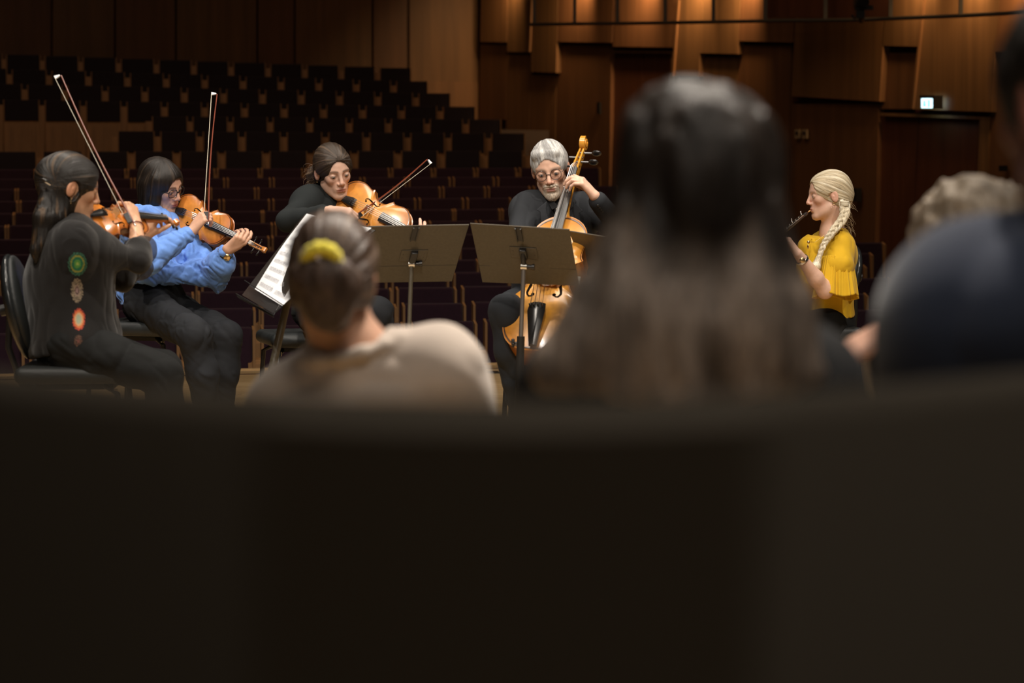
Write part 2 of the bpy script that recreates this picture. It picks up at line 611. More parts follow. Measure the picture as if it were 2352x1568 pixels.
def head_ops(H, male=False, nose=1.0):
    o = []
    jw = .047 if male else .048
    o.append(H.e((0, -.018, .032), (.072, .094, .084), .02))
    o.append(H.e((0, .040, .030), (.062, .050, .060), .03))
    o.append(H.e((0, .030, -.035), (.053, .056, .078), .025))
    for s in (-1, 1):
        o.append(H.g((s * jw, -.002, -.055), (s * .018, .066, -.098), .015, .014, .03))
        o.append(H.e((s * .037, .060, -.016), (.020, .020, .020), .02))
        o.append(H.g((s * .012, .084, .024), (s * .042, .072, .026), .0085 if male else .007, .007, .016))
    o.append(H.e((0, .072, -.100), (.020, .017, .017), .02))
    o.append(H.e((0, .078, -.060), (.027, .015, .026), .02))
    for s in (-1, 1):
        o.append(sub(H.e((s * .031, .096, .003), (.017, .014, .012)), .014))
        # eyelids over the eyeball
        o.append(H.e((s * .0315, .0775, .004), (.0150, .0128, .0118), .004))
        o.append(sub(H.e((s * .0315, .0925, -.0010), (.0118, .0060, .0026)), .0015))
    o.append(H.g((0, .088, .016), (0, .106 * nose + .004 * (1 - nose), -.026), .0070, .0095, .012))
    o.append(H.e((0, .106 * nose, -.030), (.0095, .0095, .0085), .006))
    for s in (-1, 1):
        o.append(H.e((s * .0115, .095, -.034), (.0075, .010, .007), .006))
        o.append(sub(H.e((s * .006, .104, -.0405), (.0035, .004, .0028)), .003))
    o.append(H.e((0, .0905, -.060), (.023, .0085, .0062), .006))
    o.append(H.e((0, .0890, -.0705), (.020, .0085, .0068), .006))
    o.append(sub(H.e((0, .1015, -.0652), (.024, .009, .0017)), .003))
    o.append(sub(H.e((0, .094, -.082), (.018, .006, .005)), .010))
    for s in (-1, 1):
        Re = H.R @ np.array(Matrix.Rotation(s * .32, 3, 'Z') @ Matrix.Rotation(-.15, 3, 'X'))
        o.append(ell(H.w(s * .077, -.014, -.004), np.array((.0075, .019, .032)) * H.s, Re, .006))
        o.append(sub(ell(H.w(s * .086, -.008, .000), np.array((.006, .010, .019)) * H.s, Re), .005))
        o.append(ell(H.w(s * .079, -.008, -.004), np.array((.004, .005, .008)) * H.s, Re, .003))
    return o

def neck_ops(H, base, r=.052):
    return [seg(H.w(0, -.028, -.045), H.w(0, -.022, -.085), r * H.s, r * H.s, None, .02),
            seg(H.w(0, -.022, -.085), base, r * H.s, r * 1.12 * H.s, None, .02)]

def hand_ops(wr, D, N, side, curls=(25, 25, 25, 25), thumb=(.75, .55, .35), s=1.0, spread=4, k=.005, tip=None):
    """wr wrist, D towards the knuckles, N out of the palm, side=+1: thumb on D x N"""
    D = nrm(D); N = np.asarray(N, float); N = nrm(N - D * (N @ D)); X = np.cross(D, N) * side
    W = lambda x, y, z: np.asarray(wr) + s * (X * x + D * y + N * z)
    o = []
    r0 = .0105
    offs = (.027, .0085, -.0095, -.0265)
    kn = (.088, .092, .087, .078)
    lens = ((.041, .025, .020), (.045, .029, .021), (.041, .026, .021), (.033, .020, .018))
    for i in range(4):
        o.append(seg(W(offs[i] * .45, .004, .001), W(offs[i], kn[i], 0), .0165 * s, .0115 * s, None, .010))
    o.append(seg(W(.006, .018, .004), W(.022, .050, .006), .016 * s, .015 * s, None, .012))
    for i in range(4):
        p = W(offs[i], kn[i], 0)
        c = curls[i]
        c = (c, c * 1.15, c * .7) if np.isscalar(c) else c
        ang = 0
        a2 = math.radians(spread) * (1.5 - i)
        rr = (.0098, .0088, .0080, .0070) if i != 3 else (.0085, .0077, .0070, .0062)
        for j in range(3):
            ang += math.radians(c[j])
            d = D * math.cos(ang) + N * math.sin(ang)
            d = nrm(d + X * math.sin(a2) * math.cos(ang))
            q = p + d * lens[i][j] * s
            o.append(seg(p, q, rr[j] * s, rr[j + 1] * s, None, .003 if j else .006))
            p = q
    tx, ty, tz = thumb
    p0 = W(.018, .028, .006); d1 = nrm(X * tx + D * ty + N * tz)
    p1 = p0 + d1 * .042 * s
    d2 = nrm(d1 + D * .45 + N * .25 - X * .15); p2 = p1 + d2 * .030 * s
    d3 = nrm(d2 + D * .3 + N * .3 - X * .2); p3 = p2 + d3 * .024 * s
    o.append(seg(p0, p1, .0150 * s, .0118 * s, None, .010))
    o.append(seg(p1, p2, .0112 * s, .0100 * s, None, .004))
    o.append(seg(p2, p3, .0100 * s, .0078 * s, None, .003))
    return o

class Torso:
    """pel, chest (between the shoulder joints), shR, shL: world points; fwd: facing"""
    def __init__(self, pel, shR, shL, fwd):
        self.pel = np.asarray(pel); self.shR = np.asarray(shR); self.shL = np.asarray(shL)
        self.mid = (self.shR + self.shL) / 2
        U = nrm(self.mid - self.pel); S = self.shR - self.shL; S = nrm(S - U * (S @ U)); F = np.cross(U, S)
        self.R = rotm(S, F, U); self.S, self.F, self.U = S, F, U
        self.L = np.linalg.norm(self.mid - self.pel); self.W = np.linalg.norm(self.shR - self.shL)
    def at(self, t, x=0, y=0):
        return self.pel + self.U * self.L * t + self.S * x + self.F * y
    def ops(self, inf=0.0, female=True, belly=0.0, k=.05):
        w = self.W; o = []
        i = inf
        o.append(ell(self.at(.02), (.165 + i, .118 + i, .115 + i), self.R, k))
        o.append(ell(self.at(.38, 0, .0), ((.125 if female else .145) + i + belly * .5, .092 + i + belly, .16 + i), self.R, k))
        o.append(ell(self.at(.74, 0, .0), (w * .44 + i, .100 + i, .155 + i), self.R, k))
        o.append(seg(self.shR * .93 + self.shL * .07, self.shL * .93 + self.shR * .07, .050 + i, .050 + i, None, k))
        for sh in (self.shR, self.shL):
            o.append(seg(sh * .86 + self.mid * .14 - self.U * .01, sh * .55 + self.mid * .45 - self.U * .17, .046 + i, .062 + i, None, k))
        if female:
            for s in (-1, 1):
                o.append(ell(self.at(.66, s * .075, .075), (.062 + i, .050 + i, .060 + i), self.R, .03))
        return o
    def trap(self, nb, inf=0):
        return [seg(nb, self.shR * .8 + self.shL * .2 + self.U * .012, .050 + inf, .036 + inf, None, .04),
                seg(nb, self.shL * .8 + self.shR * .2 + self.U * .012, .050 + inf, .036 + inf, None, .04)]

def drape(T, inf, k=.08):
    o = []
    for sh, s in ((T.shR, 1), (T.shL, -1)):
        o.append(seg(sh - T.U * .015, T.at(.42, s * .075, -.01), .052 + inf, .078 + inf, None, k))
        o.append(seg(sh * .7 + T.mid * .3 - T.F * .02, T.at(.45, s * .03, -.045), .050 + inf, .060 + inf, None, k))
    return o
def arm_ops(sh, el, wr, s=1.0, inf=0.0, upto=1.0):
    return [seg(sh, el, (.046 + inf) * s, (.037 + inf) * s, None, .03),
            seg(el, (el + (wr - el) * .35), (.037 + inf) * s, (.038 + inf) * s, None, .02),
            seg(el + (wr - el) * .35, wr, (.038 + inf) * s, (.0245 + inf) * s, None, .02)]
def leg_ops(hip, kn, an, inf=0.0):
    toe = an + np.array([kn[0] - hip[0], kn[1] - hip[1], 0]) / (np.linalg.norm((kn - hip)[:2]) + 1e-6) * .15 - np.array([0, 0, .04])
    return [seg(hip, kn, .080 + inf, .054 + inf, None, .04), seg(kn, kn * .6 + an * .4, .052 + inf, .053 + inf, None, .03),
            seg(kn * .6 + an * .4, an, .053 + inf, .036 + inf, None, .03)], toe

def mixc(a, b, t):
    t = np.clip(t, 0, 1)[:, None]
    return a * (1 - t) + b * t
def gauss(x, s):
    return np.exp(-(x / s) ** 2)

def skin_col(H, base, lip, brow, rosy=.35, browd=.8, extra=None, redness=None):
    base = np.array(base); lip = np.array(lip); brow = np.array(brow)
    def f(V):
        c = np.tile(base, (len(V), 1)).astype(float)
        n = vnoise(V * 45, 3) * .05 + vnoise(V * 15, 4) * .05
        c = c * (1 + n)[:, None]
        q = H.loc(V); x = np.abs(q[:, 0]); y = q[:, 1]; z = q[:, 2]
        inh = (np.abs(z) < .14) & (np.abs(y) < .16) & (x < .12)
        red = base * np.array([1.02, .72, .68])
        cheek = gauss(x - .040, .020) * gauss(z + .030, .022) * (y > .03) + gauss(x, .013) * gauss(z + .030, .014) * (y > .09)
        ear = ((x > .072) & (np.abs(z) < .045) & (y < .02)) * .8
        c = mixc(c, red, (cheek * rosy * .8 + ear * .5) * inh)
        m = gauss(z + .0645, .0085) * (x < .024) * (y > .08) * (1 - (x / .026) ** 2)
        c = mixc(c, lip, np.clip(m * 1.6, 0, 1) * inh)
        bl = gauss(z - .0235 - .004 * (1 - ((x - .030) / .02) ** 2), .0042) * ((x > .011) & (x < .050)) * (y > .055)
        c = mixc(c, brow, bl * browd * inh)
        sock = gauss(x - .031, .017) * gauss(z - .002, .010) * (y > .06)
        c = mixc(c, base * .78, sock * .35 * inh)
        lash = gauss(x - .0315, .012) * gauss(z - .0055, .0022) * (y > .07)
        c = mixc(c, brow * .5, lash * .9 * inh)
        if extra is not None:
            c = extra(c, V, q, inh)
        return c
    return f

def add_eyes(H, parent, iris=(.08, .05, .03), look=(0, 1, -.25)):
    lk = nrm(look)
    for s in (-1, 1):
        mb = MB(); mb.ball((0, 0, 0), .0112 * H.s, H.R, 20, 14)
        v = mb.v[0]; d = (v / (.0112 * H.s)) @ H.R @ lk
        c = np.tile(np.array((.42, .37, .34)), (len(v), 1)); c[d > .84] = iris; c[d > .955] = (.01, .01, .01)
        mb.c[0] = c; mb.v[0] = v + H.w(s * .0315, .0795, .002)
        mb.build('eye', M_eye, parent, smooth='all')

def pole(o, axis, K=16.0, along=14.0, ref=None):
    """coordinates that run with hairs going round/along an axis: meridians about it"""
    o = np.asarray(o, float); axis = nrm(axis); u = nrm(np.cross(axis, (0.31, .87, .2))); v = np.cross(axis, u)
    def f(p):
        q = p - o; x = q @ u; y = q @ v; z = q @ axis; r = np.sqrt(x * x + y * y) + 1e-6
        return np.stack([x / r * K, y / r * K, z * along], 1)
    return f
def flow_disp(fl, amp, seed=0):
    def f(p):
        q = fl(p.astype(np.float64)); return amp * vnoise(q, seed) + amp * .6 * vnoise(q * 2.1, seed + 1)
    return disp(f)
def flow_col(base, fl, streak=.35, light=None, seed=1, lightcut=.2, tip=None, tipfn=None):
    base = np.array(base)
    def f(V):
        q = fl(V); n = vnoise(q * 1.6, seed) * .6 + vnoise(q * 3.4, seed + 1) * .4
        c = base * (1 + streak * n)[:, None]
        if light is not None:
            m = np.clip((vnoise(q * .8, seed + 5) - lightcut) * 2.2, 0, 1)
            c = mixc(c, np.array(light) * (1 + .25 * n)[:, None], m)
        if tip is not None:
            c = mixc(c, np.array(tip) * (1 + streak * n)[:, None], tipfn(V))
        return np.maximum(c, .002)
    return f
def hair_col(base, tip=None, streak=.35, axis=None, light=None, seed=1, freq=120, tipfn=None, stretch=.12):
    base = np.array(base)
    def f(V):
        q = V * freq; q[:, 2] *= stretch
        n = vnoise(q, seed) * .6 + vnoise(q * 2.1, seed + 1) * .4
        c = base * (1 + streak * n)[:, None]
        if tip is not None:
            c = mixc(c, np.array(tip) * (1 + streak * n)[:, None], tipfn(V))
        if light is not None:
            m = np.clip((vnoise(q * .35, seed + 5) - .25) * 3, 0, 1)
            c = mixc(c, np.array(light) * (1 + .2 * n)[:, None], m)
        return np.maximum(c, .002)
    return f
def strands(freq, amp, seed=0, stretch=.1, R=ID3):
    R = np.asarray(R)
    def f(p):
        q = (p @ R) * freq; q[:, 2] *= stretch
        return amp * vnoise(q, seed) + amp * .5 * vnoise(q * 2, seed + 1)
    return disp(f)
def scalp_ops(H, t=.010, hairline=.062, side=.02, back=True):
    """hair shell: skull plus t, opened over the face"""
    o = [H.e((0, -.020, .036), (.073 + t, .096 + t, .086 + t), .02),
         H.e((0, .030, .040), (.063 + t, .054 + t, .056 + t), .02)]
    if back:
        o.append(H.e((0, -.050, -.02), (.062 + t, .055 + t, .065 + t), .03))
    return o
def face_cut(H, top=.060, w=.060, yb=.005):
    return [sub(H.e((0, .115, top - .125), (w, .115 - yb, .125)), .012),
            sub(H.e((0, .13, top - .03), (w * .9, .07, .05)), .012)]

def strand_tubes(name, paths, r, m, parent, col=(.05, .03, .02)):
    mb = MB()
    for p in paths:
        p = np.asarray(p); n = len(p)
        rr = r * np.array([1 - .6 * i / (n - 1) for i in range(n)])
        mb.tube(p, rr, 4, cap=False, col=np.array(col) * random.uniform(.7, 1.4))
    return mb.build(name, m, parent, smooth='all')

def cloth(name, color, rough=.85, sheen=.0, bump=(400, .2), vcol=False):
    return mat(name, color, rough, sheen=sheen, bump=((bump[0],) * 3, bump[1], .001), vcol=vcol, spec=.25, noise=((14, 14, 14), .07))

# ------------------------------------------------------------------ bowed instruments
RS = [(0, 0), (.09, .003), (.17, .022), (.23, .062), (.27, .12), (.289, .19), (.283, .26), (.262, .315), (.250, .345), (.252, .362), (.270, .380),
      (.250, .392), (.214, .418), (.182, .452), (.163, .497), (.158, .545), (.168, .595), (.190, .632), (.212, .652), (.238, .664),
      (.220, .684), (.214, .705), (.219, .74), (.230, .79), (.232, .835), (.218, .885), (.185, .932), (.135, .968), (.08, .989), (.045, .997), (.0, 1.0)]
_pts = np.array(RS + [(-x, y) for x, y in RS[-2:0:-1]])
CEN = np.array([0, .5])
_th = np.unwrap(np.arctan2(_pts[:, 1] - .5, _pts[:, 0])); _rad = np.hypot(_pts[:, 0], _pts[:, 1] - .5)
def fiddle_body(L, depth, arch, c_amber, c_edge, wscale=1.0):
    """outline points at full polygon fidelity, rings scaled to the centre"""
    n = len(_pts)
    # refine outline linearly
    out = []
    for i in range(n):
        a, b = _pts[i], _pts[(i + 1) % n]
        for k in range(3): out.append(a + (b - a) * k / 3)
    out = np.array(out)
    # light smoothing that leaves the four corners sharp
    corners = [np.argmin(np.hypot(*(out - np.array(c)).T)) for c in ((.270, .380), (.238, .664), (-.270, .380), (-.238, .664))]
    keep = np.zeros(len(out), bool); keep[corners] = True
    for _ in range(4):
        sm = (np.roll(out, 1, 0) + out * 2 + np.roll(out, -1, 0)) / 4
        out = np.where(keep[:, None], out, sm)
    N = len(out)
    rings = [0, .012, .03, .042, .052, .09, .16, .26, .4, .56, .72, .87]
    V = []; C = []; Fc = []
    def hgt(s):
        return arch * (1 - (1 - min(1, s * 1.15)) ** 2.2) if s > .02 else 0
    ca = np.array(c_amber); ce = np.array(c_edge)
    def plate(z0, sg):
        base = sum(len(v) for v in V)
        for s in rings:
            q = CEN + (out - CEN) * (1 - s)
            z = z0 + sg * (hgt(s) + (.0018 * L / .36 if s < .02 else 0))
            V.append(np.column_stack([q[:, 0] * L * wscale, q[:, 1] * L, np.full(N, z)]))
            col = ce if s < .02 else ((.03, .012, .005) if .025 < s < .045 else ca)
            t = min(1, s * 3)
            cc = np.array(col) if s < .05 else ce * (1 - t) + ca * t
            C.append(np.tile(cc, (N, 1)))
        V.append(np.array([[0, .5 * L, z0 + sg * arch]])); C.append(np.array([ca]))
        for r in range(len(rings) - 1):
            for i in range(N):
                j = (i + 1) % N
                Fc.append((base + r * N + i, base + r * N + j, base + (r + 1) * N + j, base + (r + 1) * N + i))
        r = len(rings) - 1; cidx = base + len(rings) * N
        for i in range(N):
            Fc.append((base + r * N + i, base + r * N + (i + 1) % N, cidx))
        return base
    b0 = plate(0, 1); b1 = plate(-depth, -1)
    # ribs, set in a little
    base = sum(len(v) for v in V)
    q = CEN + (out - CEN) * .975
    for z in (0, -depth):
        V.append(np.column_stack([q[:, 0] * L * wscale, q[:, 1] * L, np.full(N, z)])); C.append(np.tile(ce * .8, (N, 1)))
    for i in range(N):
        j = (i + 1) % N
        Fc.append((base + i, base + j, base + N + j, base + N + i))
    # plate undersides
    for z, bb in ((0, b0), (-depth, b1)):
        for i in range(N):
            j = (i + 1) % N
            o2 = base + (0 if z == 0 else N)
            Fc.append((bb + i, bb + j, o2 + j, o2 + i))
    def height(x, y):
        q = np.array([x / wscale, y]) / L - CEN
        r = np.hypot(*q); th = np.arctan2(q[1], q[0])
        oth = np.arctan2(out[:, 1] - .5, out[:, 0]); orr = np.hypot(out[:, 0], out[:, 1] - .5)
        d = np.abs((oth - th + PI) % (2 * PI) - PI); R_ = orr[np.argmin(d)]
        return hgt(max(0, 1 - r / R_))
    return np.vstack(V), Fc, np.vstack(C), height

def fiddle(name, label, cat, tail, d, n0, L=.356, amber=(.62, .20, .025), edge=(.34, .09, .012), cello=False, wscale=1.0, chin=True, neck=.13):
    """tail: where the end button is; d: axis to the scroll; n0: rough normal of the top"""
    d = nrm(d); n = np.asarray(n0, float); n = nrm(n - d * (n @ d)); x = np.cross(d, n)
    R = rotm(x, d, n); tail = np.asarray(tail)
    W = lambda p: np.asarray(p) @ R.T + tail
    q = L / .356
    depth = .030 * q if not cello else .115
    arch = .015 * q if not cello else .030
    root = empty(name, tail, label, cat)
    V, F, C, hgt = fiddle_body(L, depth, arch, amber, edge, wscale)
    mb = MB(); mb.add(W(V), F, C); mb.build('body', M_varn, root, smooth=True)
    # f-holes
    for s in (-1, 1):
        pts = []
        fx, fy, fl = .112 * L * wscale, .46 * L, .20 * L
        for t in np.linspace(-1, 1, 25):
            yy = fy + t * fl / 2
            xx = fx - .020 * L * math.sin(t * PI / 2) * 1.0 - .018 * L * t ** 3 * 0
            if abs(t) > .72:
                u = (abs(t) - .72) / .28
                a = u * PI * .9
                sg = 1 if t > 0 else -1
                xx = fx - .020 * L * math.sin(.72 * sg * PI / 2) + sg * (-.004 * L + .018 * L * (1 - math.cos(a)) * -1) * -1
                yy = fy + sg * (.72 * fl / 2 + .022 * L * math.sin(a))
            pts.append((s * xx, yy, hgt(xx, yy) + .0010 * q))
        m2 = MB(); rr = [(.0010 + .0022 * (1 - abs(t) ** 2)) * q for t in np.linspace(-1, 1, 25)]
        P2 = W(pts)
        # flat ribbon, not a round tube
        tg = np.gradient(P2, axis=0); side = np.cross(tg, n); side /= np.linalg.norm(side, axis=1)[:, None]
        vv = []; 
        for a, sd, r_ in zip(P2, side, rr):
            vv += [a - sd * r_, a + sd * r_, a + sd * r_ - n * .004 * q, a - sd * r_ - n * .004 * q]
        ff = []
        for i in range(len(P2) - 1):
            for k in range(4):
                ff.append((i * 4 + k, i * 4 + (k + 1) % 4, i * 4 + 4 + (k + 1) % 4, i * 4 + 4 + k))
        m2.add(vv, ff)
        for e in (0, -1):
            m2.ball(P2[e] - n * .0012 * q, (.0042 * q, .0042 * q, .0016 * q), R, 10, 6)
        m2.build('f_hole', M_hole, root)
    nutY = L + neck * q
    fbz0, fbz1 = .026 * q, .013 * q       # height of the board over the body end / at the nut
    y0 = .655 * L
    bd = MB()
    wa, wb = (.021 * q, .012 * q) if not cello else (.031, .016)
    if cello: fbz0, fbz1 = .085, .040
    z0 = hgt(0, y0) + (.012 * q if not cello else .050)
    z1 = .012 * q if not cello else .022
    rows = []
    K = 7
    for (yy, zz, ww) in ((y0, z0, wa), (nutY, z1, wb)):
        for k in range(K):
            t = -1 + 2 * k / (K - 1); rows.append((t * ww, yy, zz + (1 - t * t) * ww * .22))
        rows.append((ww, yy, zz - .004 * q)); rows.append((-ww, yy, zz - .004 * q))
    kk = K + 2
    f = [tuple(range(kk)), tuple(range(2 * kk - 1, kk - 1, -1))] + [(k, (k + 1) % kk, kk + (k + 1) % kk, kk + k) for k in range(kk)]
    bd.add(W(rows), f); bd.build('fingerboard', M_ebony, root)
    # neck, heel, pegbox, scroll
    nk = MB()
    nw = wb * 1.0
    tc = np.array(amber) * .9
    nk.tube(W([(0, L - .004 * q, -.008 * q), (0, L + .02 * q, -.004 * q), (0, nutY, z1 - .012 * q)]), [wa * .82, nw * 1.02, nw * .92], 12, col=tc)
    nk.tube(W([(0, L - .002 * q, -depth * .95), (0, L + .004 * q, -depth * .4), (0, L + .014 * q, -.002 * q)]), [nw * .9, nw * .9, nw], 10, col=tc)
    pb = .062 * q if not cello else .15
    wr_ = nw * .95
    zt = z1 - .004 * q
    for s in (-1, 1):
        poly = [(s * wr_, nutY, zt), (s * wr_ * .75, nutY + pb, zt - .020 * q), (s * wr_ * .70, nutY + pb, zt - .034 * q), (s * wr_, nutY - .004 * q, zt - .018 * q)]
        nk.prism(W(poly), W([(0 - s * .0035 * q, 0, 0)])[0] - tail, col=tc)
    nk.prism(W([(wr_, nutY, zt - .013 * q), (wr_ * .75, nutY + pb, zt - .030 * q), (wr_ * .70, nutY + pb, zt - .036 * q), (wr_, nutY - .004 * q, zt - .020 * q)]),
             W([(-2 * wr_, 0, 0)])[0] - tail, col=tc * .8)
    # spiral volute
    sr = (.013 * q if not cello else .030); cy, cz = nutY + pb + sr * 1.15, zt - .022 * q - sr * .15
    sp = []; rad = []
    for i in range(46):
        t = i / 45; a = -PI * .75 + t * 2 * PI * 1.9; r_ = sr * (1.0 - .80 * t)
        sp.append((0, cy - r_ * math.cos(a) * 1.0, cz - r_ * math.sin(a) * 1.0)); rad.append((.0052 if not cello else .0052) * q * (1 - .35 * t))
    wide = np.linspace(wr_ * .75, wr_ * 1.25, 46)
    Ps = np.array(sp)
    vv = []; ff = []
    for i in range(46):
        tgd = Ps[min(45, i + 1)] - Ps[max(0, i - 1)]; tgd /= np.linalg.norm(tgd); out_ = np.array([0, -tgd[2], tgd[1]])
        for (dx, dr) in ((-1, -.6), (-1.08, 0), (-1, .8), (-.5, .45), (0, .8), (.5, .45), (1, .8), (1.08, 0), (1, -.6)):
            vv.append(Ps[i] + np.array([dx * wide[i], 0, 0]) + out_ * dr * rad[i])
    for i in range(45):
        for k in range(9):
            ff.append((i * 9 + k, i * 9 + (k + 1) % 9, (i + 1) * 9 + (k + 1) % 9, (i + 1) * 9 + k))
    ff.append(tuple(range(9))); ff.append(tuple(45 * 9 + k for k in range(9)))
    nk.add(W(vv), ff, tc)
    nk.build('neck', M_varn, root)
    for i in range(4):
        s = 1 if i % 2 else -1
        yy = nutY + pb * (.2 + .22 * i); zz = zt - .012 * q - .012 * q * i / 3
        pl = .030 * q if not cello else .075
        pg = MB(); pg.tube(W([(-s * wr_ * 1.1, yy, zz), (s * (wr_ + pl * .55), yy, zz)]), .0026 * q, 8)
        pg.ball(W([(s * (wr_ + pl * .75), yy, zz)])[0], (.0085 * q, .0028 * q, .0065 * q) if not cello else (.024, .010, .018), R)
        pg.build('peg', M_ebony, root)
    # bridge
    by = .46 * L; bh = (.033 * q if not cello else .088); bw_ = (.020 * q if not cello else .045)
    hz = hgt(0, by)
    br = MB(); pr = []
    for (xx, zz) in ((-1, -.1), (-1, .12), (-.72, .35), (-.9, .8), (-.5, .97), (0, 1.05), (.5, .97), (.9, .8), (.72, .35), (1, .12), (1, -.1), (.55, -.02), (.35, .25), (-.35, .25), (-.55, -.02)):
        pr.append((xx * bw_, by - .001 * q, hz + zz * bh))
    br.prism(W(pr), d * .003 * q); br.build('bridge', M_maple, root, smooth=False)
    # tailpiece
    ty0, ty1 = .02 * L, (.30 * L if not cello else .27 * L)
    tz0, tz1 = hgt(0, .03 * L) + .008 * q, hz + bh * .52
    tp = MB(); rows = []
    for (yy, zz, ww) in ((ty0, tz0, .008 * q), (ty1 - .02 * q, tz1, .019 * q), (ty1, tz1, .017 * q)):
        for t in (-1, -.4, .4, 1):
            rows.append((t * ww, yy, zz + (1 - t * t) * .006 * q))
        rows.append((ww, yy, zz - .003 * q)); rows.append((-ww, yy, zz - .003 * q))
    f = [tuple(range(6)), tuple(range(17, 11, -1))]
    for r_ in range(2):
        f += [(r_ * 6 + k, r_ * 6 + (k + 1) % 6, r_ * 6 + 6 + (k + 1) % 6, r_ * 6 + 6 + k) for k in range(6)]
    tp.add(W(rows), f); tpo = tp.build('tailpiece', M_ebony, root)
    for i in range(4):
        xx = (-.011 + .0073 * i) * q * (1.2 if cello else 1)
        ft = MB(); ft.tube(W([(xx, ty1 - .012 * q, tz1 + .006 * q), (xx, ty1 - .012 * q, tz1 + .014 * q)]), .0016 * q, 6)
        ft.build('fine_tuner', M_black, tpo)
        st = MB()
        xb = (-.012 + .008 * i) * q * (.9 if cello else 1)
        xn = (-.007 + .0047 * i) * q * (.75 if cello else 1)
        st.tube(W([(xx, ty1 - .01 * q, tz1 + .006 * q), (xb, by, hz + bh * 1.03), (xn, nutY, z1 + .006 * q), (xn, nutY + pb * .4, zt - .012 * q)]), (.0006 if not cello else .0010) * (1 + .25 * (3 - i)), 5)
        st.build('string', M_string, root)
    if chin:
        cr = MB()
        cr.ball(W([(-.030 * q, .016 * q, hgt(-.03 * q, .03 * q) + .010 * q)])[0], (.034 * q, .022 * q, .006 * q), R, 20, 10)
        cr.box(W([(-.035 * q, -.002, -.004)])[0], (.03 * q, .008 * q, .034 * q), R)
        cr.build('chin_rest', M_ebony, root)
        sh_ = MB(); sh_.tube(W([(-.10 * q, .06 * q, -depth - .022 * q), (0, .035 * q, -depth - .030 * q), (.095 * q, .07 * q, -depth - .020 * q)]), .010 * q, 10, flat=.5)
        sh_.build('shoulder_rest', M_ebony, root)
    if cello:
        ep = MB(); ep.tube(W([(0, .01, -depth * .5), (0, -.56, -depth * .5)]), .005, 8)
        ep.ball(W([(0, -.008, -depth * .5)])[0], .016, R); ep.build('endpin', M_black, root)
    return root, W, nutY, hgt

def bow(tip, frog, bend_dir, label, L_hair=.012, tipc=M_paper, rs=.0040):
    """stick from the frog to the tip; bend_dir: from the hair towards the stick"""
    tip = np.asarray(tip); frog = np.asarray(frog); a = nrm(tip - frog)
    b = np.asarray(bend_dir, float); b = nrm(b - a * (b @ a)); s = np.cross(a, b)
    root = empty('bow', frog, label, 'bow')
    L = np.linalg.norm(tip - frog)
    pts = []; rr = []
    for i in range(24):
        t = i / 23
        hgt = .022 - .010 * math.sin(PI * min(1, t * 1.0)) + (.004 * t)
        pts.append(frog - a * .055 * (1 - t) + (tip - frog) * t + b * hgt); rr.append(rs * (1 - .30 * t))
    MB().tube(pts, rr, 8).build('stick', M_stick, root)
    hb = MB()
    hv = []
    for t in (0, 1):
        c = frog + (tip - frog) * t
        for (x, y) in ((-.005, -.0007), (.005, -.0007), (.005, .0007), (-.005, .0007)):
            hv.append(c + s * x + b * y)
    hb.add(hv, [(0, 1, 2, 3), (7, 6, 5, 4), (0, 4, 5, 1), (1, 5, 6, 2), (2, 6, 7, 3), (3, 7, 4, 0)]); hb.build('bow_hair', M_bowhair, root)
    fr = MB(); Rb = rotm(s, a, b)
    fr.box(frog - a * .022 + b * .010, (.012, .048, .021), Rb); fr.build('frog', M_ebony, root, bevel=.002)
    th = MB(); th.prism([tip + b * .022 - s * .003, tip + b * .022 + a * .006 - s * .003, tip + a * .012 - b * .001 - s * .003, tip - a * .004 - b * .001 - s * .003], s * .006)
    th.build('tip_plate', tipc, root)
    MB().tube([frog - a * .056 + b * .022, frog - a * .068 + b * .022], .0042, 8).build('screw', M_silver, root)
    return root
# ------------------------------------------------------------------ the hall
def Pz(px, py, z):
    a = P(px, py, 1.0) - np.array([0, 0, CH])
    return a * ((z - CH) / a[2]) + np.array([0, 0, CH])

WA, WB = np.array([-.54, 39.5]), np.array([5.7, 26.0])
WD = nrm(WB - WA); WN = np.array([WD[1], -WD[0]])          # towards the room
if WN[1] > 0: WN = -WN
CD = nrm(np.array([-9.0, 36.2]) - WA); CN = np.array([-CD[1], CD[0]])
if CN[1] > 0: CN = -CN
def onwall(px, py, off, A=WA, N=WN):
    r = P(px, py, 1.0) - np.array([0, 0, CH])
    o = A + N * off
    t = (o @ N) / (r[:2] @ N)
    return r * t + np.array([0, 0, CH])
def wslab(name, pts, off, th, m, A=WA, N=WN, kind='structure', parent=None, build_kw={}):
    mb = MB()
    poly = [onwall(x, y, off, A, N) for x, y in pts]
    mb.prism(poly, np.array([-N[0] * th, -N[1] * th, 0]))
    o = mb.build(name, m, parent, smooth=False, **build_kw)
    if kind: tag(o, kind=kind)
    return o

def wall_mesh(name, a, b, N, z0, z1, th, m):
    mb = MB()
    p = [(a[0], a[1], z0), (b[0], b[1], z0), (b[0], b[1], z1), (a[0], a[1], z1)]
    mb.prism(p, (-N[0] * th, -N[1] * th, 0))
    return tag(mb.build(name, m, smooth=False), kind='structure')
wall_mesh('wall_right', WA - WD * .3, WB + WD * 12, WN, -2, 8.5, .3, M_gap)
wall_mesh('wall_back', WA, WA + CD * 14, CN, -2, 8.5, .3, M_gap)
e_ = WA + CD * 14
wall_mesh('wall_left', e_, (e_[0], 14), (1, 0), -2, 8.5, .3, M_walldoor)

tn = [0]
def trim(pts, off, th, m, A=WA, N=WN):
    tn[0] += 1
    return wslab('trim_%d' % tn[0], pts, off, th, m, A, N)

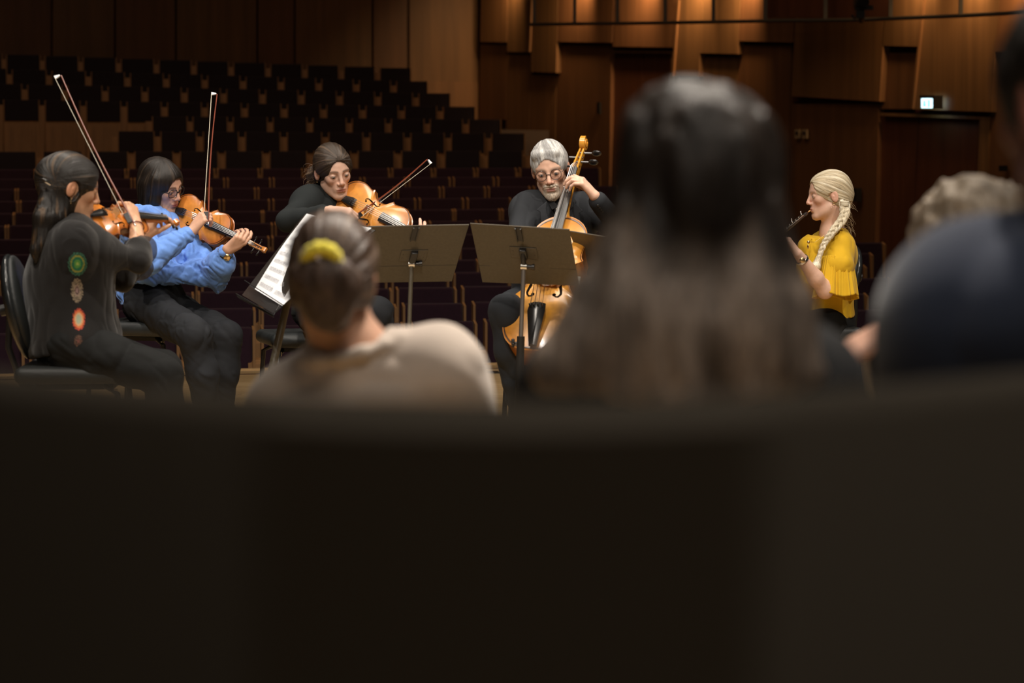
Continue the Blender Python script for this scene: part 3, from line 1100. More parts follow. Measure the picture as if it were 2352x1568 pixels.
M_w2 = mat('wall_timber_red', (.18, .080, .032), .55, noise=((8, 8, .5), .16, 4))
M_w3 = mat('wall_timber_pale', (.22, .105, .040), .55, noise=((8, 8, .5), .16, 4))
M_slit = mat('slit_shade_red', (.07, .012, .008), .8)
# back wall boards
seams = [-160, 119, 264, 404, 591, 677, 856, 940, 1101]
for i in range(len(seams) - 1):
    a, b = seams[i], seams[i + 1]
    m = M_wall if i % 2 else M_w2
    g = 2.5 if i < 7 else 1
    trim([(a + g, -60), (b - g, -60), (b - g, 330), (a + g, 330)], .10 if i < 7 else .16, .09, m, WA, CN)
trim([(979, 186), (1099, 188), (1098, 345), (979, 345)], .20, .05, M_w3, WA, CN)

# right wall: hanging upper boards with a painted shade strip below each, lower boards set back
#        x left top, x left bottom, x right top, x right bottom, slit y left/right
U = [(1106, 1103, 1166, 1163, 96, 97, M_w3), (1168, 1165, 1221, 1217, 119, 120, M_wall), (1223, 1219, 1283, 1277, 165, 167, M_wall),
     (1285, 1280, 1412, 1405, 96, 98, M_w2), (1414, 1407, 1560, 1551, 107, 109, M_w2), (1562, 1546, 1617, 1604, 174, 177, M_wall),
     (1619, 1607, 1703, 1694, 122, 124, M_wall), (1705, 1697, 1830, 1819, 94, 98, M_w2), (1832, 1818, 2040, 2019, 221, 233, M_w3),
     (2042, 2024, 2124, 2110, 105, 107, M_wall), (2126, 2097, 2300, 2276, 251, 257, M_wall), (2302, 2285, 2460, 2440, 119, 122, M_w2)]
for k, (a0, a1, b0, b1, ya, yb, m) in enumerate(U):
    trim([(a0, -60), (b0, -60), (b1, yb), (a1, ya)], .19, .10, m)
    th = 6 if k not in (8, 10) else (13 if k == 8 else 7)
    trim([(a1 + 1, ya), (b1 - 1, yb), (b1 - 1, yb + th), (a1 + 1, ya + th)], .06, .05, M_slit)  # dark red strip paints in the shade under the overhanging board
# pale strips that paint in the lit edges of the boards
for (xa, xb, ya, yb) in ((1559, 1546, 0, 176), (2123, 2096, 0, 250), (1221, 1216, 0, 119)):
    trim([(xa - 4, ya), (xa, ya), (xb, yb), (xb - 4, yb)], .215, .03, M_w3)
LW = [(1103, 1100, 1163, 1161, 103, 275, M_w2), (1164, 1162, 1217, 1216, 126, 330, M_w3), (1219, 1217, 1277, 1275, 172, 380, M_w3), (1280, 1277, 1404, 1397, 103, 560, M_w2),
      (1546, 1540, 1604, 1596, 184, 600, M_w2), (1607, 1600, 1694, 1684, 130, 620, M_wall), (1697, 1680, 1817, 1803, 103, 640, M_w2),
      (1818, 1806, 2018, 2006, 238, 700, M_w2), (2024, 2022, 2108, 2096, 121, 250, M_w2), (2279, 2255, 2460, 2440, 132, 720, M_w2)]
for (a0, a1, b0, b1, y0, y1, m) in LW:
    trim([(a0, y0), (b0, y0), (b1, y1), (a1, y1)], .11, .09, m)
# two double doors with timber frames
def door(n, xl, xm, xr, yt, ytr, yb, xlb, xmb, xrb, fr):
    root = bpy.data.objects.new('door_%d' % n, None)
    link(root); root.location = tuple(onwall(xmb, yb, .1)); tag(root, kind='structure')
    for (a, b, c, d, ya, yb2) in ((xl, xm - 1, xmb - 1, xlb, yt, (yt + ytr) / 2), (xm + 1, xr, xrb, xmb + 1, (yt + ytr) / 2, ytr)):
        wslab('leaf', [(a, ya), (b, yb2), (c, yb), (d, yb)], .05, .05, M_walldoor, kind=None, parent=root)
    wslab('frame', [(xr + 1, ytr), (xr + fr, ytr), (xrb + fr, yb), (xrb + 1, yb)], .13, .1, M_wall, kind=None, parent=root)
    wslab('frame', [(xl, yt - 7), (xr + fr, ytr - 7), (xr + fr, ytr), (xl, yt)], .13, .1, M_wall, kind=None, parent=root)
door(1, 1407, 1478, 1540, 122, 123, 600, 1400, 1470, 1530, 8)
door(2, 2022, 2110, 2249, 266, 275, 700, 2008, 2090, 2232, 24)

def wall_item(name, label, cat, x0, y0, x1, y1, m, th=.03, off=.17, bev=.004, parts=None):
    o = wslab(name, [(x0, y0), (x1, y0), (x1, y1), (x0, y1)], off, th, m, kind=None)
    return tag(o, label, cat)
lk = wall_item('lock_plate', 'small dark upright lock plate on the timber door panel above the cellist', 'door plate', 1370, 235, 1377, 262, M_black)
wall_item('wall_speaker', 'small black box on the timber wall behind the blonde braid', 'wall box', 1952, 432, 1966, 463, M_black, .08, .22)
wall_item('wall_box', 'small dark box on the timber wall beside the tall man at the edge', 'wall box', 2294, 380, 2306, 393, M_black, .05, .2)
M_plate = mat('socket_plate', (.42, .30, .17), .4)
for a, lb in ((1825, 'pale switch plate on the timber wall, the one nearer the long-haired woman'), (1842, 'pale switch plate on the timber wall, the one nearer the double door')):
    o = wall_item('switch_plate', lb, 'switch', a, 297, a + 11, 318, M_plate, .02, .16)
    b = wslab('rocker', [(a + 1.5, 302), (a + 6, 302), (a + 6, 309), (a + 1.5, 309)], .175, .01, M_black, kind=None)
    adopt(b, o)

# exit sign
M_sign = mat('sign_light', (.3, .8, 1), .5, emis=((.62, .93, 1.0), 2.2))
M_signd = mat('sign_picture', (.1, .5, .6), .5, emis=((.10, .55, .85), 1.3))
p = onwall(2129, 249, .3)
ex = empty('exit_sign', p, 'small glowing white and cyan exit sign above the double door', 'sign')
wslab('housing', [(2112, 219), (2145, 219), (2145, 225), (2112, 225)], .36, .12, M_black, kind=None, parent=ex)
wslab('housing', [(2142, 225), (2145, 225), (2145, 250), (2142, 250)], .36, .12, M_black, kind=None, parent=ex)
wslab('lit_panel', [(2116, 226), (2142, 226), (2142, 248), (2116, 248)], .35, .06, M_sign, kind=None, parent=ex)
wslab('pictogram', [(2121, 231), (2124, 231), (2124, 240), (2127, 240), (2122.5, 245), (2118, 240), (2121, 240)], .36, .01, M_signd, kind=None, parent=ex)
wslab('pictogram', [(2131, 229), (2134, 229), (2134, 246), (2131, 246)], .36, .01, M_signd, kind=None, parent=ex)

# lighting rail in front of the wall
rail = empty('lighting_rail', P(1785, 30, 30), 'long dark grey lighting rail hung high along the timber wall', 'rail')
RP = [(1218, 56, 33.5), (1500, 53, 31.2), (1800, 47.5, 29), (1960, 46, 28), (2200, 36.5, 26.3), (2480, 22, 24.6)]
M_rail = mat('rail_grey', (.09, .075, .055), .5)
MB().tube([P(*q) for q in RP], .022, 10).build('rail_tube', M_rail, rail)
for x in (1226, 1319, 1417, 1527, 1638, 1757, 1895, 2045, 2206):
    Y = float(np.interp(x, [q[0] for q in RP], [q[2] for q in RP])); y = float(np.interp(x, [q[0] for q in RP], [q[1] for q in RP]))
    mb = MB(); a = P(x, y, Y); b = P(x + 2, -90, Y)
    mb.box((a + b) / 2, (.045, .03, abs(b[2] - a[2])))
    mb.build('upright', M_rail, rail)
mb = MB(); a = P(1757, 40, 29.8); b = P(1895, -60, 29.2)
mb.prism([P(1762, 40, 29.6), P(2042, 40, 27.7), P(2042, -80, 27.7), P(1762, -80, 29.6)], (0, .04, 0))
mb.build('back_panel', M_walldoor, rail, smooth=False)
lamp = empty('stage_lamp', P(1978, 30, 27.3), 'black spotlight hanging from the lighting rail near the top edge', 'spotlight')
mb = MB(); c = P(1978, -6, 27.2); mb.box(c, (.15, .2, .2)); mb.tube([c + V3(0, -.1, -.02), c + V3(0, -.2, -.06)], .07, 14); mb.build('lamp_body', M_black, lamp, bevel=.01)
mb = MB(); mb.box(P(1984, 18, 27.3), (.21, .06, .05)); mb.box(P(1976, 33, 27.4), (.10, .05, .09)); mb.build('bracket', M_black, lamp, bevel=.005)
mb = MB(); mb.tube([P(1956, 34, 27.3), P(1964, 44, 27.3)], .012, 6); mb.tube([P(1978, 38, 27.45), P(1978, 48, 27.6)], .03, 8); mb.build('clamp', M_black, lamp)
# wash lights over the top of the timber wall (they hang above the frame)
for (px, Y, pw) in ((1170, 38.0, 4), (1330, 36.0, 8), (1480, 34.6, 9), (1600, 33.4, 9), (1710, 32.4, 8), (2110, 29.3, 5), (2230, 28.3, 6), (2340, 27.4, 6)):
    pw *= (1.5 if px < 1800 else 1.0); w = onwall(px, -42, .42); w2 = onwall(px, 30, .1)
    area('wall_washer', tuple(w + V3(0, 0, .2)), tuple(w2), .5, pw, (1, .62, .30), .12, 110)

# stage
EA, EB = Pz(440, 854, 0), Pz(1170, 837, 0)
ed = nrm(EB - EA)
fl = MB()
q0 = EA - ed * 9; q1 = EB + ed * 9
fl.prism([(q0[0], q0[1], 0), (q1[0], q1[1], 0), (q1[0], -3, 0), (q0[0], -3, 0)], (0, 0, -.7))
tag(fl.build('floor', M_stage, smooth=False), kind='structure')
en = np.array([ed[1], -ed[0], 0])
M_edge = mat('stage_edge', (.55, .36, .17), .4, noise=((2, 20, 2), .15, 4))
mb = MB(); mb.prism([q0 + V3(0, -.0, .0), q1 + V3(0, -.0, 0), q1 + V3(0, .05, .0), q0 + V3(0, .05, 0)], (0, 0, .012))
tag(mb.build('trim_90', M_edge, smooth=False), kind='structure')
mb = MB(); a_, b_ = q0 + V3(0, -.30, .001), q1 + V3(0, -.30, .001)
mb.prism([a_, b_, b_ + V3(0, .02, 0), a_ + V3(0, .02, 0)], (0, 0, .002))
tag(mb.build('trim_91', M_gap, smooth=False), kind='structure')
mb = MB(); a = [Pz(x, y, .002) for x, y in ((1112, 853), (1143, 853), (1150, 857), (1118, 857))]
mb.prism(a, (0, 0, .004)); tag(mb.build('floor_socket', M_black, smooth=False), 'dark metal floor socket lid set in the stage boards', 'floor socket')
for x0, x1, y0, lb in ((1143, 1172, 828, 'low timber block on the stage edge before the cellist'), (1076, 1108, 831, 'low timber block on the stage edge behind the beige shoulder')):
    c0, c1 = Pz(x0, 838, 0), Pz(x1, 837, 0)
    mb = MB(); mb.box((c0 + c1) / 2 + V3(0, -.02, .014), (c1[0] - c0[0], .10, .028)); tag(mb.build('edge_block', M_edge, bevel=.003), lb, 'block')

# ------------------------------------------------------------------ seating terraces
PITCHM = .60
def row_slope(y):
    return float(np.interp(y, [120, 155, 185, 213, 243, 272, 304, 345, 400, 571, 740], [.045, .036, .031, .022, .016, .010, .006, -.002, -.003, -.014, -.027]))
AK = .00008
class Row:
    def __init__(self, y, xref, P_, Yc, x0, x1, tier):
        self.y, self.xref, self.P, self.Yc, self.x0, self.x1, self.tier = y, xref, P_, Yc, x0, x1, tier
        self.m = row_slope(y)
    def top(self, x):
        Y = self.Yc * (1 + AK * (x - 1176))
        return P(x, self.y + self.m * (x - 1000), Y)
rows = []
yk = [739, 697, 660, 627, 597, 571, 538, 508, 481, 455, 429, 407, 386]
Pk = [170, 161, 150, 142, 135, 128, 122, 116, 108.5, 110, 104, 102, 97.5]
xr = [947, 929, 916, 1046, 980, 1060, 1000, 1108, 1051, 1077, 1126, 1045, 1100]
xe = [2100, 2100, 2100, 2100, 2100, 2100, 1420, 1420, 1420, 1420, 1420, 1392, 1380]
for k in range(13):
    Yc = 17.9 + .98 * k
    rows.append(Row(yk[k], xr[k], Pk[k], Yc, -215, xe[k], False))
rows.append(Row(345, 1119, 98.5, 30.9, -130, 1330, True))
for y, xrf, P_, Yc, x0, x1 in ((304, 1128, 92.5, 33.0, 240, 1205), (272, 1076, 88.5, 33.9, 262, 1145), (243, 1017, 88.5, 34.7, -120, 1090),
                              (213, 961, 87, 35.4, -120, 1032), (187, 910, 85.5, 36.0, -120, 980), (158, 873, 83.2, 36.6, -120, 942)):
    rows.append(Row(y, xrf, P_, Yc, x0, x1, True))
# terraces
for i, r in enumerate(rows):
    H_ = .95 if not r.tier else .88
    mb = MB()
    xs = np.linspace(-260, 2500 if i < 6 else (1560 if i < 14 else 1260), 7)
    dn = -.50; up = .50 if i + 1 >= len(rows) else (rows[i + 1].Yc - r.Yc) - .50 + .04
    if i + 1 == len(rows): up = .9
    vt = []
    for x in xs:
        p = r.top(x); z = p[2] - H_
        for dy, zz in ((dn, z), (up, z), (up, -2.2), (dn, -2.2)):
            vt.append((p[0], p[1] + dy, zz))
    f = []
    for j in range(len(xs) - 1):
        for k in range(4):
            f.append((j * 4 + k, j * 4 + (k + 1) % 4, j * 4 + 4 + (k + 1) % 4, j * 4 + 4 + k))
    f += [(0, 1, 2, 3), tuple(len(vt) - 4 + k for k in (3, 2, 1, 0))]
    mb.add(vt, f)
    tag(mb.build('floor_terrace' if i else 'floor_terrace', M_step, smooth=False), kind='structure')
mb = MB(); mb.prism([(-12, 14, -1.0), (12, 14, -1.0), (12, 41, -1.0), (-12, 41, -1.0)], (0, 0, -.2)); tag(mb.build('floor_hall', M_step, smooth=False), kind='structure')

def rb(mb_name, m, root, boxes, bev):
    mb = MB()
    for c, s in boxes: mb.box(c, s)
    return mb.build(mb_name, m, root, bevel=bev, smooth=True)
def stalls_seat():
    root = bpy.data.objects.new('auditorium_seat', None); link(root)
    w = .455
    Rt = np.array(Matrix.Rotation(math.radians(-8), 3, 'X'))
    mb = MB(); mb.box((0, .045, .66), (w, .07, .58), Rt); mb.build('backrest', M_seatfab, root, bevel=.018)
    mb = MB(); mb.box((0, -.075, .37), (w - .02, .10, .46), np.array(Matrix.Rotation(math.radians(-4), 3, 'X'))); mb.build('seat_pad', M_seatfab, root, bevel=.03)
    for s in (-1, 1):
        mb = MB(); mb.prism([(s * .236 - .009, -.02, 0), (s * .236 - .009, -.025, .93), (s * .236 - .009, .09, .955), (s * .236 - .009, .06, 0)], (.018, 0, 0)); mb.build('side_board', M_seatwood, root, smooth=False)
    mb = MB()
    pr = [(-.245, -.02, 0), (-.245, -.02, .71), (-.245, -.07, .73), (-.245, -.13, .72), (-.245, -.16, .69), (-.245, -.16, 0)]
    mb.prism([(-.345, b, c) for a, b, c in pr], (.095, 0, 0)); mb.build('armrest', M_seatwood, root, smooth=False)
    return root
def tier_seat():
    root = bpy.data.objects.new('auditorium_seat', None); link(root)
    mb = MB(); mb.box((0, .03, .735), (.437, .05, .275), np.array(Matrix.Rotation(math.radians(-6), 3, 'X'))); mb.build('backrest', M_tierfab, root, bevel=.012)
    mb = MB(); mb.box((0, .00, .33), (.455, .03, .50)); mb.tube([(0, -.013, .55), (0, -.018, .55)], .012, 8)
    mb.build('seat_pan', M_seatwood, root, smooth=True)
    for s in (-1, 1):
        mb = MB(); mb.box((s * .2245, .03, .70), (.010, .07, .345)); mb.build('side_board', M_seatwood, root, smooth=False)
    mb = MB(); mb.box((-.2760, .01, .405), (.080, .12, .80)); mb.build('armrest', M_seatwood, root, smooth=False)
    return root
protos = {False: [stalls_seat(), True], True: [tier_seat(), True]}
ORD = 'first second third fourth fifth sixth seventh eighth ninth tenth eleventh twelfth thirteenth fourteenth fifteenth sixteenth seventeenth eighteenth nineteenth twentieth twenty-first twenty-second'.split()
HID = [(1440, 1770, 0, 900), (1395, 1840, 430, 900), (1330, 1900, 560, 900), (1200, 1350, 470, 840), (690, 850, 520, 900), (2075, 2400, 540, 900), (115, 205, 530, 830), (300, 395, 560, 900), (855, 1035, 530, 640), (1110, 1340, 530, 640), (1830, 1905, 540, 900), (1200, 1400, 660, 900)]
def hidden(xa, xb, y):
    return any(xa > h[0] and xb < h[1] and y > h[2] and y + 35 < h[3] for h in HID)
nseat = 0
def place_seat(tier, loc, rz, label, group):
    global nseat
    pr = protos[tier]
    if pr[1]:
        o = pr[0]; pr[1] = False
    else:
        o = pr[0].copy(); COL.objects.link(o)
        for ch in list(pr[0].children):
            c = ch.copy(); COL.objects.link(c); c.parent = o
    o.location = loc; o.rotation_euler = (0, 0, rz)
    tag(o, label, 'seat', group); nseat += 1
for i, r in enumerate(rows):
    H_ = .95 if not r.tier else .88
    xs = []
    x = r.xref
    while x > r.x0:
        xs.append(x); x -= r.P * (1 - AK * (x - r.xref)) 
    xs = xs[::-1]
    x = r.xref + r.P
    while x + r.P * .8 < r.x1:
        xs.append(x); x += r.P * (1 - AK * (x - r.xref))
    n = 0
    for x in xs:
        Pn = r.P * (1 - AK * (x - r.xref)); xc = x + Pn * .425
        if x + Pn < 4 or x > 2340: continue
        n += 1
        if hidden(x, x + Pn, r.y + r.m * (x - 1000)): continue
        t = r.top(xc); t2 = r.top(xc + 20)
        rz = .35 * math.atan2(t2[1] - t[1], t2[0] - t[0])
        if i == 0: rn = 'front row of the seats'
        elif i == len(rows) - 1: rn = 'topmost row under the timber wall'
        elif i < 13: rn = ORD[i] + ' row back from the stage'
        else: rn = ORD[len(rows) - 1 - i] + ' row from the top'
        place_seat(r.tier, (t[0], t[1], t[2] - H_ + (0 if r.tier else .0)), rz,
                   ('empty charcoal-backed seat, ' if r.tier else 'empty aubergine seat, ') + rn + ', ' + ORD[min(n, 22) - 1] + ' from the left',
                   'empty hall seats')
print('seats', nseat, time.time() - T0)
# ------------------------------------------------------------------ musicians
def PX(V):
    q = V - np.array([0, 0, CH])
    d = q @ FWD
    return 1176 + FPX * q[:, 0] / d, 784 - FPX * (q @ UPV) / d

def person(label):
    return label
def body(label, ops, h, col, base):
    o = field_obj('person', ops, h, M_skin, None, col)
    tag(o, label, 'person')
    return o
def glasses(H, parent, m, round_=True, rw=.022, rh=.020, y=.098, th=.0013):
    root_ = None
    for s in (-1, 1):
        mb = MB(); pts = []
        for i in range(25):
            a = 2 * PI * i / 24
            cx, cz = math.cos(a), math.sin(a)
            if not round_:
                cx = abs(cx) ** .7 * math.copysign(1, cx); cz = abs(cz) ** .7 * math.copysign(1, cz)
            pts.append(H.w(s * .0315 + rw * cx, y - .010 * abs(s * .0315 + rw * cx) / .05, rh * cz))
        mb.tube(pts, th, 6, cap=False)
        if s == -1:
            mb.tube([H.w(-.011, y, .004), H.w(0, y + .002, .006), H.w(.011, y, .004)], th, 6)
        mb.tube([H.w(s * .054, y - .010, .006), H.w(s * .074, .05, .006), H.w(s * .078, -.005, .006), H.w(s * .078, -.02, -.01)], th, 6)
        if root_ is None:
            root_ = mb.build('glasses', m, parent)
        else:
            mb.build('glasses', m, parent)

def chair(label, c, face, seat_z, back=None, kind='pad', w=.44, dpt=.42, legs=True):
    """c: seat centre (x, y); face: direction the sitter faces"""
    f = nrm([face[0], face[1], 0]); s = np.array([f[1], -f[0], 0]); R = rotm(s, f, (0, 0, 1))
    root = empty('musician_chair', (c[0], c[1], 0), label, 'chair')
    C = np.array([c[0], c[1], seat_z])
    W = lambda x, y, z: C + R @ np.array([x, y, z])
    ops = [rbox(W(0, 0, -.032), (w / 2, dpt / 2, .032), R, .03, .01), ell(W(0, dpt * .38, -.035), (w * .46, .07, .034), R, .02), sub(ell(W(0, -.02, .055), (w * .40, dpt * .42, .065), R), .03)]
    field_obj('seat', ops, .008, M_blackpad, root)
    if back:
        by, bz, bw, bh = back
        Rb = R @ np.array(Matrix.Rotation(math.radians(12), 3, 'X'))
        c0 = W(0, -dpt / 2 - by, bz)
        ops = [ell(c0, (bw / 2, .045, bh / 2), Rb, .01), sub(ell(c0 + Rb @ V3(0, .20, 0), (.32, .19, .7), Rb), .02)]
        field_obj('backrest', ops, .007, M_blackpad, root)
        ops = [ell(c0 + Rb @ V3(0, -.018, 0), (bw / 2 + .006, .044, bh / 2 + .008), Rb, .01), sub(ell(c0 + Rb @ V3(0, .19, 0), (.33, .19, .8), Rb), .01)]
        field_obj('back_shell', ops, .008, M_shell, root)
        mb = MB(); mb.tube([c0 + Rb @ V3(0, -.06, -.02), W(0, -dpt / 2 - by - .06, .06), W(0, -dpt / 2 + .0, -.09), W(0, 0, -.08)], .013, 10)
        mb.tube([c0 + Rb @ V3(0, -.09, -.0), c0 + Rb @ V3(0, -.03, 0)], .022, 12)
        mb.build('back_post', M_black, root)
    mb = MB(); mb.box(W(0, 0, -.078), (w * .7, dpt * .75, .018), R); mb.build('seat_plate', M_black, root)
    for a in (-1, 1):
        for b in (-1, 1):
            mb = MB(); mb.tube([W(a * w * .34, b * dpt * .3, -.075), W(a * w * .42, b * dpt * .42, -.10), (W(a * w * .47, b * dpt * .52, 0) * [1, 1, 0]) + [0, 0, .004]], .011, 10)
            mb.build('leg', M_black, root)
            if b == 1:
                k_ = MB(); k_.tube([W(a * w * .40, dpt * .40, -.085), W(a * w * .40, dpt * .40, -.105)], .010, 8); k_.build('seat_bolt', M_chrome, root)
    return root

SK1 = (.60, .33, .20); SK2 = (.62, .36, .25); SK3 = (.66, .42, .32)
LIP = (.45, .14, .11)

# ================= first violinist: dark tunic, seen from behind
H1 = Head(P(163, 432, 9.25), (.90, .36, -.22), (.12, .05, 1), 1.03)
sR, sL = P(176, 560, 9.12), P(186, 540, 9.42)
pel = P(152, 790, 9.30)
nb1 = P(160, 518, 9.27)
T1 = Torso(pel, sR, sL, None)
eR = J(318, 598, sR, .275, True); wR = J(312, 512, eR, .235, True)
eL = J(277, 640, sL, .25, True); wL = J(332, 548, eL, .24, True)
hR, hL = P(165, 795, 9.16), P(165, 790, 9.44)
kR, kL = P(375, 862, 9.10), P(372, 850, 9.50)
aR, aL = P(400, 1085, 9.05), P(398, 1080, 9.50)
ops = T1.ops(0) + T1.trap(nb1) + neck_ops(H1, nb1, .050) + head_ops(H1) + arm_ops(sR, eR, wR, .92) + arm_ops(sL, eL, wL, .92)
for hp, kn, an in ((hR, kR, aR), (hL, kL, aL)):
    ops += leg_ops(hp, kn, an)[0]
ops += hand_ops(wR, (-.30, .42, .80), (-.80, .45, -.45), 1, (55, 60, 62, 55), (.3, .5, .75), .92)
ops += hand_ops(wL, (.45, .1, .85), (.62, .35, -.35), -1, (38, 42, 46, 50), (.4, .7, .5), .92)
col1 = skin_col(H1, SK1, (.42, .13, .09), (.03, .02, .015), .5)
p1 = body('woman violinist seen from behind in a dark tunic with three printed medallions', ops, .0032, col1, None)
add_eyes(H1, p1, (.03, .015, .01))
def x_old(*a): pass
# hair: half up, long down the back
g1 = scalp_ops(H1, .013)
g1 += face_cut(H1, .060, .066, .030)
g1 += [H1.e((0, -.095, .03), (.055, .045, .055), .03)]
def pseg(a, b, Ya, Yb, ra, rb, k=.03, sq=None):
    return seg(P(a[0], a[1], Ya), P(b[0], b[1], Yb), ra, rb, sq, k)
for (a, b, ya, yb, ra, rb) in (((118, 415), (98, 500), 9.20, 9.14, .032, .034), ((98, 500), (84, 575), 9.14, 9.12, .034, .022), ((130, 430), (118, 500), 9.22, 9.16, .042, .040),
                               ((150, 455), (140, 500), 9.20, 9.17, .034, .026), ((118, 500), (96, 560), 9.16, 9.12, .034, .022), ((84, 575), (82, 600), 9.12, 9.12, .022, .008),
                               ((165, 450), (158, 492), 9.20, 9.2, .026, .018)):
    g1.append(pseg(a, b, ya, yb, ra, rb, .02))
g1.append(sub(H1.e((.083, -.004, -.012), (.030, .026, .036), .0), .006))
clip1 = P(106, 414, 9.12)
_fa = pole(clip1, nrm(H1.w(0, .09, .06) - clip1), 15, 9)
def fl1(p):
    a = _fa(p); b = p * np.array([120, 120, 10.0]); w = np.clip((clip1[2] - .005 - p[:, 2]) / .03, 0, 1)[:, None]
    return a * (1 - w) + b * w
g1.append(flow_disp(fl1, .0016, 3))
hair1 = field_obj('hair', g1, .0030, M_hair, p1, flow_col((.012, .009, .007), fl1, .5, (.085, .048, .022), 3, .30), flow=fl1)
mb = MB(); mb.tube([P(99, 412, 9.13), P(107, 417, 9.10), P(116, 423, 9.11)], .006, 8); mb.build('hair_clip', M_silver, hair1)
# ear ring
mb = MB(); e0 = H1.w(.082, -.010, -.038)
for i in range(4): mb.ball(e0 - V3(0, 0, .007 * i), .0022, nu=6, nv=5)
mb.build('earring', M_gold, p1)
# tunic
t1 = T1.ops(.008) + [pseg((136, 535), (124, 640), 9.27, 9.26, .070, .090, .09), pseg((150, 545), (150, 640), 9.24, 9.22, .075, .085, .09), ell(P(152, 585, 9.20), (.105, .12, .11), ID3, .08), ell(P(196, 598, 9.22), (.075, .12, .080), ID3, .06), seg(sR, eR, .048, .044, None, .10), seg(sL, eL, .050, .046, None, .06),
      seg(eR, eR * .72 + wR * .28, .047, .052, None, .02), seg(eL, eL * .70 + wL * .30, .050, .060, None, .02)]
t1 += [seg(nb1, sR * .8 + sL * .2, .052, .046, None, .07), seg(nb1, sL * .8 + sR * .2, .052, .048, None, .05)]
t1 += [pseg((165, 650), (178, 770), 9.24, 9.24, .14, .16, .06), pseg((215, 600), (232, 775), 9.28, 9.26, .05, .05, .06), pseg((130, 640), (132, 790), 9.24, 9.24, .10, .11, .06)]
t1 += [pseg((180, 790), (235, 790), 9.15, 9.2, .085, .05, .04)]
t1 += [cut(P(160, 806, 9.2), (.22, 0, -1), .01)]
t1 += [sub(seg(nb1 + V3(0, 0, .02), nb1 + V3(.01, 0, .12), .052, .07), .01)]
t1 += [folds(9, .006, 2, ID3, (1.2, 1.2, .35)), folds(24, .0022, 4, ID3, (1, 1, .5))]
M_tunic = cloth('tunic', (.020, .018, .018), .85, .2, vcol=True)
def tunic_col(V):
    x, y = PX(V)
    c = np.tile(np.array((.010, .009, .0088)), (len(V), 1))
    c *= (1 + .15 * vnoise(V * 30, 8))[:, None]
    near = (V[:, 1] < 9.25)
    def med(cx, cy, rx, ry, cols, teeth, edge):
        r = np.hypot((x - cx) / rx, (y - cy) / ry); a = np.arctan2((y - cy) / ry, (x - cx) / rx)
        for (r0, r1, cc) in cols:
            m = near & (r >= r0) & (r < r1); c[m] = cc
        m = near & (r > cols[-1][1]) & (r < 1) & (np.sin(a * teeth + r * 9) * np.sin(r * 34) > -.2); c[m] = edge
    med(178, 606, 22, 27, [(0, .14, (.35, .5, .12)), (.14, .38, (.10, .32, .07)), (.38, .60, (.02, .16, .08)), (.60, .74, (.28, .28, .05))], 17, (.04, .15, .09))
    med(177, 667, 14, 28, [(0, .22, (.28, .18, .17)), (.22, .34, (.08, .05, .04)), (.34, .5, (.30, .22, .17))], 13, (.28, .22, .15))
    med(181, 733, 15, 25, [(0, .42, (.36, .40, .28)), (.42, .62, (.60, .38, .20)), (.62, .82, (.62, .16, .05))], 15, (.55, .08, .05))
    med(180, 783, 9, 14, [(0, .3, (.15, .05, .04))], 9, (.12, .06, .04))
    return c
tun = field_obj('tunic', t1, .0034, M_tunic, p1, tunic_col)
# sheer cuffs
M_sheer = mat('sheer_black', (.03, .025, .025), .8, alpha=.62)
for nm, a, b, r0, r1 in (('cuff', eR * .72 + wR * .28, eR * .50 + wR * .50, .050, .066), ('cuff', eL * .72 + wL * .28, eL * .45 + wL * .55, .055, .070)):
    d = nrm(b - a); o_ = [seg(a - d * .02, b + V3(.012, 0, -.03), r0, r1, None, .02), sub(seg(a, b + d * .15, r0 * .6, r1 * .93), .004), cut(b, d + V3(.1, 0, .1)), folds(16, .003, 6, ID3, (1, 1, .5))]
    field_obj(nm, o_, .004, M_sheer, tun)
# trousers
M_trous = cloth('trousers_black', (.010, .0105, .0105))
tr = [ell(T1.at(0), (.175, .135, .12), T1.R, .05)]
for hp, kn, an in ((hR, kR, aR), (hL, kL, aL)):
    tr += leg_ops(hp, kn, an, .018)[0]
tr += [cut(P(150, 750, 9.3), (0, 0, 1)), folds(10, .008, 5), folds(26, .003, 6, frame((.6, 0, -.5), (0, 1, 0)), (1.3, .4, 1))]
field_obj('trousers', tr, .006, M_trous, p1)
def shoes(an, d, parent, n=1):
    d = nrm([d[0], d[1], 0]); a = np.array([an[0], an[1], 0])
    o_ = [seg(a + V3(0, 0, .05) - d * .03, a + d * .17 + V3(0, 0, .028), .040, .030, None, .03), seg(a + V3(0, 0, .06), a + V3(0, 0, max(.1, an[2])), .040, .042, None, .03), cut(V3(0, 0, .003), (0, 0, -1))]
    field_obj('shoe', o_, .007, M_shell, parent)
for an in (aR, aL): shoes(an, (1, .1), p1)
mb = MB()
ax = nrm(wR - eR); c_ = eR * .12 + wR * .88; u_ = nrm(np.cross(ax, (0, 0, 1))); v_ = np.cross(ax, u_)
mb.tube([c_ + .030 * (u_ * math.cos(a) + v_ * math.sin(a)) for a in np.linspace(0, 2 * PI, 25)], .0026, 6, cap=False); mb.build('bracelet', M_stick, p1)

# her violin
W1 = fiddle('violin', 'orange-brown violin with black shoulder rest held by the woman in the dark tunic', 'violin', P(190, 500, 9.30), (.53, .84, -.03), (.12, -.80, .60), .356, chin=True)[1]
fr1 = P(284, 494, 9.36)
bow(P(127, 180, 9.70), fr1, (1, .1, .45), 'violin bow raised high at the far end of the row by the woman in the dark tunic' if False else 'long violin bow pointing up steeply over the woman in the dark tunic')
chair('black padded chair under the woman in the dark tunic', P(176, 800, 9.3)[:2], (1, .05), .505, back=(-.01, .22, .40, .40), w=.46, dpt=.42)

